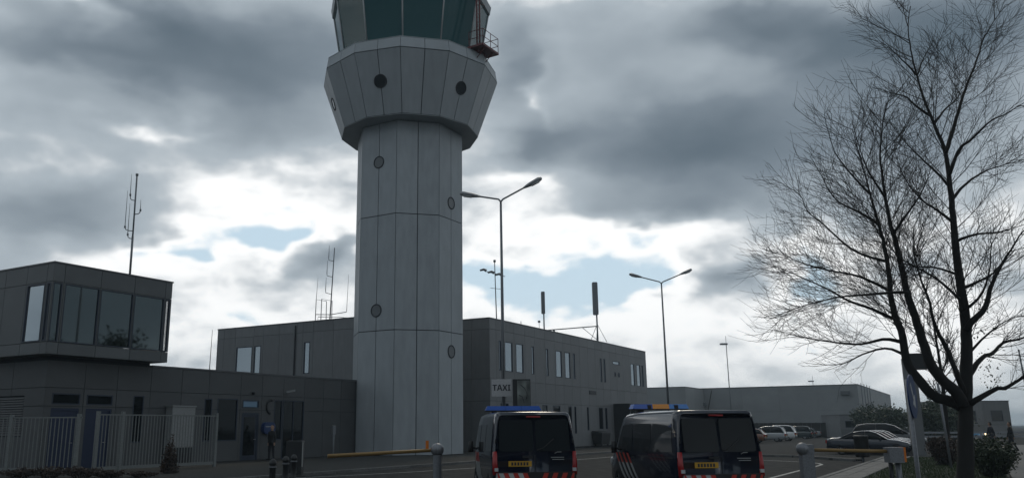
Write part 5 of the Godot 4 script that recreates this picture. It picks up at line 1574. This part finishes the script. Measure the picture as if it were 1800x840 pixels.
func build_ground() -> void:
	sheet("ground", PackedVector2Array([Vector2(-1500, 300), Vector2(1500, 300), Vector2(1500, -2500), Vector2(-1500, -2500)]), -0.4, -0.1, M.asphalt)
	# pavement before the buildings, with its kerb
	var pv := sheet("pavement", PackedVector2Array([an(5, -21.65), an(62, -21.65), an(62, -60), an(5, -60)]), -0.15, -0.004, M.paving)
	kerb_row(pv, an(16, -21.55), an(60, -21.55), 0.18, -0.2, 0.012)
	strip("edge_line", [Vector2(-7.5, -29.2), Vector2(-4.79, -31.5), Vector2(-2.4, -33.9), Vector2(0.33, -37.2), Vector2(4.0, -42.8), Vector2(9.0, -51.0)], 0.10, -0.096, M.marking)
	# walkway, lawn and path on the right
	var wk := sheet("walkway", PackedVector2Array([an(12, -4.45), an(51, -4.45), an(51, -3.5), an(12, -3.5)]), -0.2, -0.05, M.asphalt)
	for k in 39:
		for j in 2:
			part(wk, "paving_slab", box_mesh(Vector3(0.985, 0.05, 0.46)), M.flag[rng.randi() % 3], Transform3D(Basis(Vector3.UP, TURN), AX * (12.5 + k) + NX * (-4.21 + j * 0.48) + Vector3(0, -0.03 + rng.randf_range(-0.003, 0.003), 0)))
	kerb_row(wk, an(12, -4.55), an(51, -4.55), 0.18, -0.2, 0.008)
	kerb_row(wk, an(12, -3.42), an(51, -3.42), 0.12, -0.2, 0.02)
	kerb_row(wk, an(51.1, -4.6), an(51.1, -2.0), 0.18, -0.2, 0.008)
	sheet("lawn", PackedVector2Array([an(12, -3.36), an(51, -3.36), an(51, -1.9), an(85, -1.9), an(85, 0.6), an(12, 0.6)]), -0.2, -0.01, M.lawn)
	sheet("path", PackedVector2Array([an(8, 0.64), an(85, 0.64), an(85, 4.4), an(8, 4.4)]), -0.2, -0.005, M.flag[1])
	sheet("verge", PackedVector2Array([an(8, 4.44), an(85, 4.44), an(85, 30), an(8, 30)]), -0.2, -0.012, M.lawn)
	# grass blades on the lawn
	var g := begin()
	for k in 16000:
		var p := an(rng.randf_range(19, 50), rng.randf_range(-3.3, 0.5))
		var a := rng.randf() * TAU
		var h := rng.randf_range(0.04, 0.11)
		var d := Vector3(cos(a), 0, sin(a)) * 0.012
		var b := Vector3(p.x, -0.012, p.y)
		tri(g, b - d, b + d, b + Vector3(rng.randf_range(-0.04, 0.04), h, rng.randf_range(-0.04, 0.04)))
	var go := part(self, "grass", done(g), M.grass)
	tag(go, "short rough grass on the strip of lawn round the tree", "grass")
	go.set_meta("kind", "stuff")
	# kerbed island by the parked cars
	var isl := sheet("traffic_island", PackedVector2Array([Vector2(19.2, -42.3), Vector2(19.9, -43.0), Vector2(19.7, -48.4), Vector2(17.9, -51.4), Vector2(15.6, -51.0), Vector2(17.4, -49.3), Vector2(18.4, -47.8), Vector2(18.7, -44.0)]), -0.2, 0.0, M.paving)
	kerb_row(isl, Vector2(19.0, -42.1), Vector2(18.35, -48.0), 0.16, -0.2, 0.02)
	kerb_row(isl, Vector2(18.3, -48.1), Vector2(15.4, -51.2), 0.16, -0.2, 0.02)
	strip("island_marking", [Vector2(8.2, -25.7), Vector2(9.67, -28.14), Vector2(12.5, -32.9), Vector2(15.29, -37.55), Vector2(16.1, -39.0), Vector2(16.4, -40.0), Vector2(16.5, -41.0), Vector2(16.2, -42.2), Vector2(15.6, -43.6), Vector2(14.6, -44.9)], 0.13, -0.096, M.marking)
	for k in 5:
		var a := Vector2(24.2, -46.5) + Vector2(AX.x, AX.z) * (2.6 * k - 1.3 + 4.0)
		strip("bay_marking", [a + Vector2(-NX.x, -NX.z) * 4.8, a], 0.1, -0.096, M.marking)

func _ready() -> void:
	rng.seed = 20240
	# ---- camera: eye height 1.6 m, tilted up, the lens shifted a little to the side
	var cam := Camera3D.new()
	cam.name = "camera"
	add_child(cam)
	cam.position = Vector3(0, 1.6, 0)
	cam.basis = Basis(Vector3.RIGHT, deg_to_rad(12.697)) * Basis(Vector3.BACK, deg_to_rad(-0.274))
	cam.projection = Camera3D.PROJECTION_FRUSTUM
	cam.near = 0.1
	cam.far = 4000.0
	cam.size = 0.1 * 840.0 / 1471.2
	cam.frustum_offset = Vector2(0.1 * 85.0 / 1471.2, 0)
	cam.current = true
	# ---- sky and air
	var env := Environment.new()
	env.background_mode = Environment.BG_SKY
	env.sky = make_sky()
	env.background_energy_multiplier = 1.0
	env.tonemap_mode = Environment.TONE_MAPPER_LINEAR
	env.tonemap_exposure = 1.0
	env.fog_enabled = true
	env.fog_density = 0.0006
	env.fog_light_color = Color(0.82, 0.9, 0.95)
	env.sdfgi_enabled = true
	env.ssao_enabled = true
	env.ssil_enabled = true
	var we := WorldEnvironment.new()
	we.name = "world_environment"
	we.environment = env
	add_child(we)
	# ---- the sun, behind thick cloud ahead of the camera
	var sun := DirectionalLight3D.new()
	sun.name = "sun"
	add_child(sun)
	sun.rotation_degrees = Vector3(-42, 172, 0)
	sun.light_color = Color(1.0, 0.95, 0.87)
	sun.light_energy = 0.2
	sun.light_angular_distance = 12.0
	sun.shadow_enabled = true
	make_materials()
	M.fan_pane = plain(0.12, 0.2, 0.28, 0.05, 0.3)
	M.porthole = plain(0.025, 0.03, 0.034, 0.06)
	M.side_glass = plain(0.06, 0.065, 0.07, 0.04, 0.35)
	M.pale_side = plain(0.05, 0.055, 0.07, 0.3)
	M.poster = worn(0.28, 0.31, 0.29, noise_texture(15, 0.004, 2, 0.45, 1.0), 0.6, 0.4)
	M.lantern = plain(0.3, 0.31, 0.32, 0.4)
	M.lamp_lens = plain(0.6, 0.62, 0.62, 0.3)
	M.lamp_lens.backlight_enabled = true
	M.lamp_lens.backlight = Color(0.5, 0.5, 0.5)
	M.porthole_grey = plain(0.11, 0.12, 0.125, 0.35)
	M.skin_cloth = plain(1, 1, 1, 0.85)
	M.skin_cloth.vertex_color_use_as_albedo = true
	# ---- the place
	build_ground()
	build_tower()
	build_low_office()
	build_upper_room()
	build_terminal()
	build_warehouse()
	far_block("far_building", "flat-roofed grey far building behind the bare tree's trunk", Vector3(66.3, 0, -112), Vector3(9.5, 4.6, 10), -0.2, M.panel, 3)
	far_block("far_building", "low far building beside the pylon, behind the guard rail", Vector3(57.5, 0, -118), Vector3(11, 3.0, 8), -0.1, M.panel, 4)
	# ---- things
	police_van("dark blue police van with blue-only light bar, below the TAXI sign", Vector3(1.62, -0.1, -19.9), deg_to_rad(5.0), false)
	police_van("dark blue police van with blue and amber light bar, left flank showing", Vector3(5.57, -0.1, -18.75), deg_to_rad(8.6), true)
	build_cars()
	street_lamp("double-armed street lamp carrying the TAXI sign beside the tower", Vector3(1.66, -0.1, -36.0), 11.55, Vector3(-0.95, 11.78, -0.1), Vector3(1.05, 12.12, 0.1))
	street_lamp("double-armed street lamp farther off, by the terminal's far end", Vector3(13.64, -0.1, -57.0), 11.38, Vector3(-1.3, 11.78, -0.1), Vector3(1.3, 11.93, 0.1))
	far_lamp("single lamp on a thin mast above the warehouse roof", Vector3(35.3, -0.1, -113.0), 12.4, 0.8)
	far_lamp("small lamp just topping the warehouse roof beside the tree", Vector3(72.0, -0.1, -175.0), 10.6, 0.9)
	fence_panel("pale bar fence in front of the offices' overhanging corner", Vector3(-18.6, 0, -32.4), Vector3(-14.15, 0, -31.6), 2.06, 27, [1.6, 4.4])
	fence_panel("pale close-barred fence running from gatepost to its free end near the door", Vector3(-13.9, 0, -32.4), Vector3(-10.86, 0, -37.5), 2.17, 40, [0.0, 1.1, 5.9])
	bollard("black cast bollard nearest the barrier road, foremost of three", Vector3(-5.33, -0.1, -24.0))
	bollard("black cast bollard in the middle of three", Vector3(-5.43, -0.1, -26.2))
	bollard("black cast bollard beside the service cabinet, hindmost of three", Vector3(-5.54, -0.1, -28.0))
	build_barriers()
	build_signs()
	build_small_things()
	build_aerials()
	build_bare_tree()
	build_greenery()
	person("person in dark coat and trousers standing at the office door", Vector3(-17.25, 0, -34.89) + AX * 12.35 + NX * 0.9, 2.6, 1.76, 0.25, Color(0.012, 0.013, 0.015), Color(0.01, 0.01, 0.012), Color(0.02, 0.015, 0.012))
	person("person in dark jacket walking on the path behind the shrub", Vector3(35.5, 0, -57.9), 0.5, 1.78, 0.7, Color(0.012, 0.014, 0.02), Color(0.01, 0.01, 0.014), Color(0.02, 0.015, 0.01))
	person("person in black coat striding along the open path", Vector3(33.57, 0, -52.8), 0.9, 1.76, 1.0, Color(0.01, 0.01, 0.01), Color(0.012, 0.012, 0.016), Color(0.03, 0.02, 0.012))

func build_cars() -> void:
	var back := TURN
	var g := "cars parked along the far edge of the car park"
	car("estate", "orange-brown car half hidden behind the amber-lit van", paint(0.20, 0.08, 0.04), Vector3(30.85, -0.1, -88.0), back, g)
	car("people_carrier", "silver people carrier, first whole car beside the van", paint(0.34, 0.36, 0.37), Vector3(35.56, -0.1, -95.0), back, g)
	car("people_carrier", "white tall car behind the silver people carrier", paint(0.62, 0.63, 0.63), Vector3(39.0, -0.1, -101.0), back, g).scale = Vector3.ONE * 1.06
	car("people_carrier", "dark green tall car beyond the white one", paint(0.02, 0.03, 0.03), Vector3(46.2, -0.1, -114.0), back, g)
	car("estate", "dark grey estate car parked near the dark fence", paint(0.06, 0.065, 0.07), Vector3(49.2, -0.1, -120.0), back, g)
	car("saloon", "pale grey saloon, last in the far row by the dark fence", paint(0.3, 0.31, 0.32), Vector3(52.2, -0.1, -125.5), back, g)
	var h := "saloons parked nose towards the lawn"
	var cols := [paint(0.009, 0.012, 0.022), paint(0.07, 0.012, 0.012), paint(0.05, 0.052, 0.056), paint(0.015, 0.016, 0.018)]
	var names := ["dark blue saloon parked at the front of the near row", "dark red saloon parked second in the near row", "grey saloon parked third in the near row", "black saloon parked fourth in the near row"]
	for k in 4:
		car("saloon", names[k], cols[k], Vector3(22.4, -0.1, -53.0) + AX * 2.6 * k, back + PI, h)
	car("people_carrier", "dark people carrier beyond the near row of saloons", paint(0.03, 0.032, 0.035), Vector3(31.67, -0.1, -70.0), back + PI, h).scale = Vector3(1.0, 1.1, 1.2)
	car("estate", "white car on the road behind the bare tree", paint(0.6, 0.6, 0.6), Vector3(54.4, -0.1, -108.0), -PI / 2, "cars on the road behind the tree")
	car("estate", "light blue car on the road behind the bare tree", paint(0.05, 0.2, 0.35), Vector3(56.6, -0.1, -102.0), -PI / 2, "cars on the road behind the tree")
	var d := car("estate", "silver car with lit headlamps driving past behind the tree", paint(0.3, 0.31, 0.32), Vector3(59.4, -0.1, -106.5), -PI / 2 - 0.25, "cars on the road behind the tree")
	var glow := plain(1.0, 0.9, 0.7, 0.3)
	glow.emission_enabled = true
	glow.emission = Color(1.0, 0.86, 0.6)
	glow.emission_energy_multiplier = 6.0
	for s in [-1, 1]:
		plate(d, "lit_lamp", ellipse(0.13, 0.1, 12), facing(Vector3(s * 0.58, 0.62, -4.44), Vector3(s * 0.2, 0.0, -1)), 0.08, glow)
		var l := OmniLight3D.new()
		l.name = "headlamp_light"
		l.light_color = Color(1.0, 0.86, 0.6)
		l.light_energy = 0.6
		l.light_size = 0.1
		l.omni_range = 20.0
		l.shadow_enabled = true
		d.add_child(l, true)
		l.position = Vector3(s * 0.6, 0.62, -4.62)

func build_greenery() -> void:
	small_bare_tree("slim bare tree standing just behind the large one", Vector3(21.6, 0, -38.5), 7.5, 0.13, 2.4)
	shrub("conical_shrub", "dark narrow conical shrub in front of the close-barred fence", "shrub", Vector3(-11.0, 0, -32.2), Vector3(0.75, 1.65, 0.75), 1500, M.leaf_red, true, 0.05)
	for k in 5:
		shrub("low_shrub", ["low reddish shrub at the fence foot beside the fence post", "low brown ground-cover shrub below the blue doors", "low spreading shrub where the two fences meet", "low dark shrub between fence corner and conical shrub", "low shrub at the foot of the conical one"][k], "shrub", Vector3(-15.2 + k * 1.05, 0, -29.6 + 0.1 * (k % 2)), Vector3(1.5, [0.35, 0.42, 0.4, 0.3, 0.2][k], 1.0), 900, M.leaf_red, false, 0.045, "low shrubs along the fence foot")
	shrub("round_shrub", "large dark round shrub between trunk and path", "shrub", Vector3(16.75, 0, -27.4), Vector3(1.9, 1.35, 1.9), 4200, M.leaf, false, 0.05)
	shrub("hedge_block", "dark reddish hedge block on the lawn beside the pale post", "hedge", Vector3(19.7, 0, -35.4), Vector3(1.7, 1.3, 1.7), 3600, M.leaf_red, false, 0.05)
	shrub("round_shrub", "dark shrub on the verge across the path from the round one", "shrub", Vector3(22.4, 0, -29.0), Vector3(1.6, 1.0, 1.6), 1800, M.leaf_red, false, 0.05)
	var far := "bushy trees far behind the road"
	var spots := [[49.5, -100.0, 5.0, 4.2], [53.5, -112.0, 6.0, 4.8], [74.0, -104.0, 6.0, 7.0], [80.0, -112.0, 7.0, 6.0], [57.0, -112.0, 5.0, 4.0], [63.0, -118.0, 6.0, 3.6], [69.5, -122.0, 7.0, 4.4], [86.0, -124.0, 9.0, 5.0], [92.0, -130.0, 10.0, 6.0], [46.0, -84.0, 5.5, 4.6], [50.0, -89.0, 6.0, 4.2]]
	var says := ["dark bushy tree at the warehouse's pole-lined corner", "dark bushy tree between warehouse and pylon", "dark tall bushy tree at the end of the far road", "bushy tree behind the tall one at the road's end", "dark bushy tree behind the slim bare tree", "low dark bush behind the driving car", "dark bush behind the grey far building", "broad bush beyond the tall bushy tree at the road", "tall bush beyond the broad one at the road's end", "dark bush behind the guard rail beside the pylon", "dark bush behind the guard rail and the trunk"]
	for k in spots.size():
		var q: Array = spots[k]
		shrub("bushy_tree", says[k], "tree", Vector3(q[0], -0.1, q[1]), Vector3(q[2], q[3], q[2]), 4200, M.leaf, false, 0.16, far)
	# evergreens beyond the right edge: the upper room's panes mirror them
	for k in 4:
		shrub("evergreen_tree", ["broad evergreen beside the path, outside the view", "tall evergreen outside the view beyond the path", "rounded evergreen outside the view by the verge", "low evergreen outside the view by the verge"][k], "tree", Vector3([35.0, 36.5, 36.0, 43.0][k], -0.05, [-35.5, -41.0, -46.0, -43.5][k]), Vector3(7.0, [10.5, 11.5, 9.8, 12.5][k], 7.0), 9000, M.leaf, false, 0.22, "evergreens along the verge")
	# unseen tree belt behind the camera, placed to darken van windows and forecourt facades
	var src: Node3D = null
	for k in 9:
		if k == 0:
			shrub("unseen_belt_tree", "broad evergreen in the unseen tree belt that darkens the van windows, outside the view", "tree", Vector3(-30, -0.1, 14), Vector3(8, 9, 8), 9000, M.leaf, false, 0.24, "tree belt opposite the tower")
			src = get_child(get_child_count() - 1)
			continue
		var d := src.duplicate()
		d.name = numbered("unseen_belt_tree")
		add_child(d)
		d.set_meta("label", ["", "wide evergreen second in the tree belt, outside the view", "evergreen third in the tree belt, outside the view", "evergreen fourth in the tree belt, outside the view", "evergreen in the middle of the tree belt, outside the view", "evergreen sixth in the tree belt, outside the view", "evergreen seventh in the tree belt, outside the view", "evergreen eighth in the tree belt, outside the view", "evergreen at the far end of the tree belt, outside the view"][k])
		d.position = Vector3(-30 + k * 7.2 + rng.randf_range(-1, 1), -0.1, 14 + rng.randf_range(-2, 3))
		d.rotation.y = rng.randf() * TAU
		d.scale = Vector3.ONE * rng.randf_range(0.85, 1.15)
	# guard rail and dark board fence
	var gr := thing("guard_rail", "grey roadside guard rail behind the lawn", "guard rail", Vector3(37.0, -0.1, -76.0), 0.06)
	for y in [0.75, 1.1]:
		box(gr, "rail", Vector3(0, y - 0.12, -0.03), Vector3(24, y + 0.05, 0.03), M.galv)
	for k in 9:
		box(gr, "post", Vector3(0.2 + k * 2.95, 0, -0.1), Vector3(0.3 + k * 2.95, 1.1, -0.032), M.galv)
	var bf := thing("board_fence", "dark brown board fence between car park and warehouse", "fence", Vector3(42.5, -0.1, -131.0), atan2(-0.5165, 0.8563))
	for k in 28:
		box(bf, "board", Vector3(k * 0.62, 0.05, -0.02), Vector3(k * 0.62 + 0.60, 2.15, 0.02), M.soil)
	for k in 8:
		box(bf, "post", Vector3(k * 2.1, 0, -0.14), Vector3(k * 2.1 + 0.12, 2.2, -0.021), M.soil)
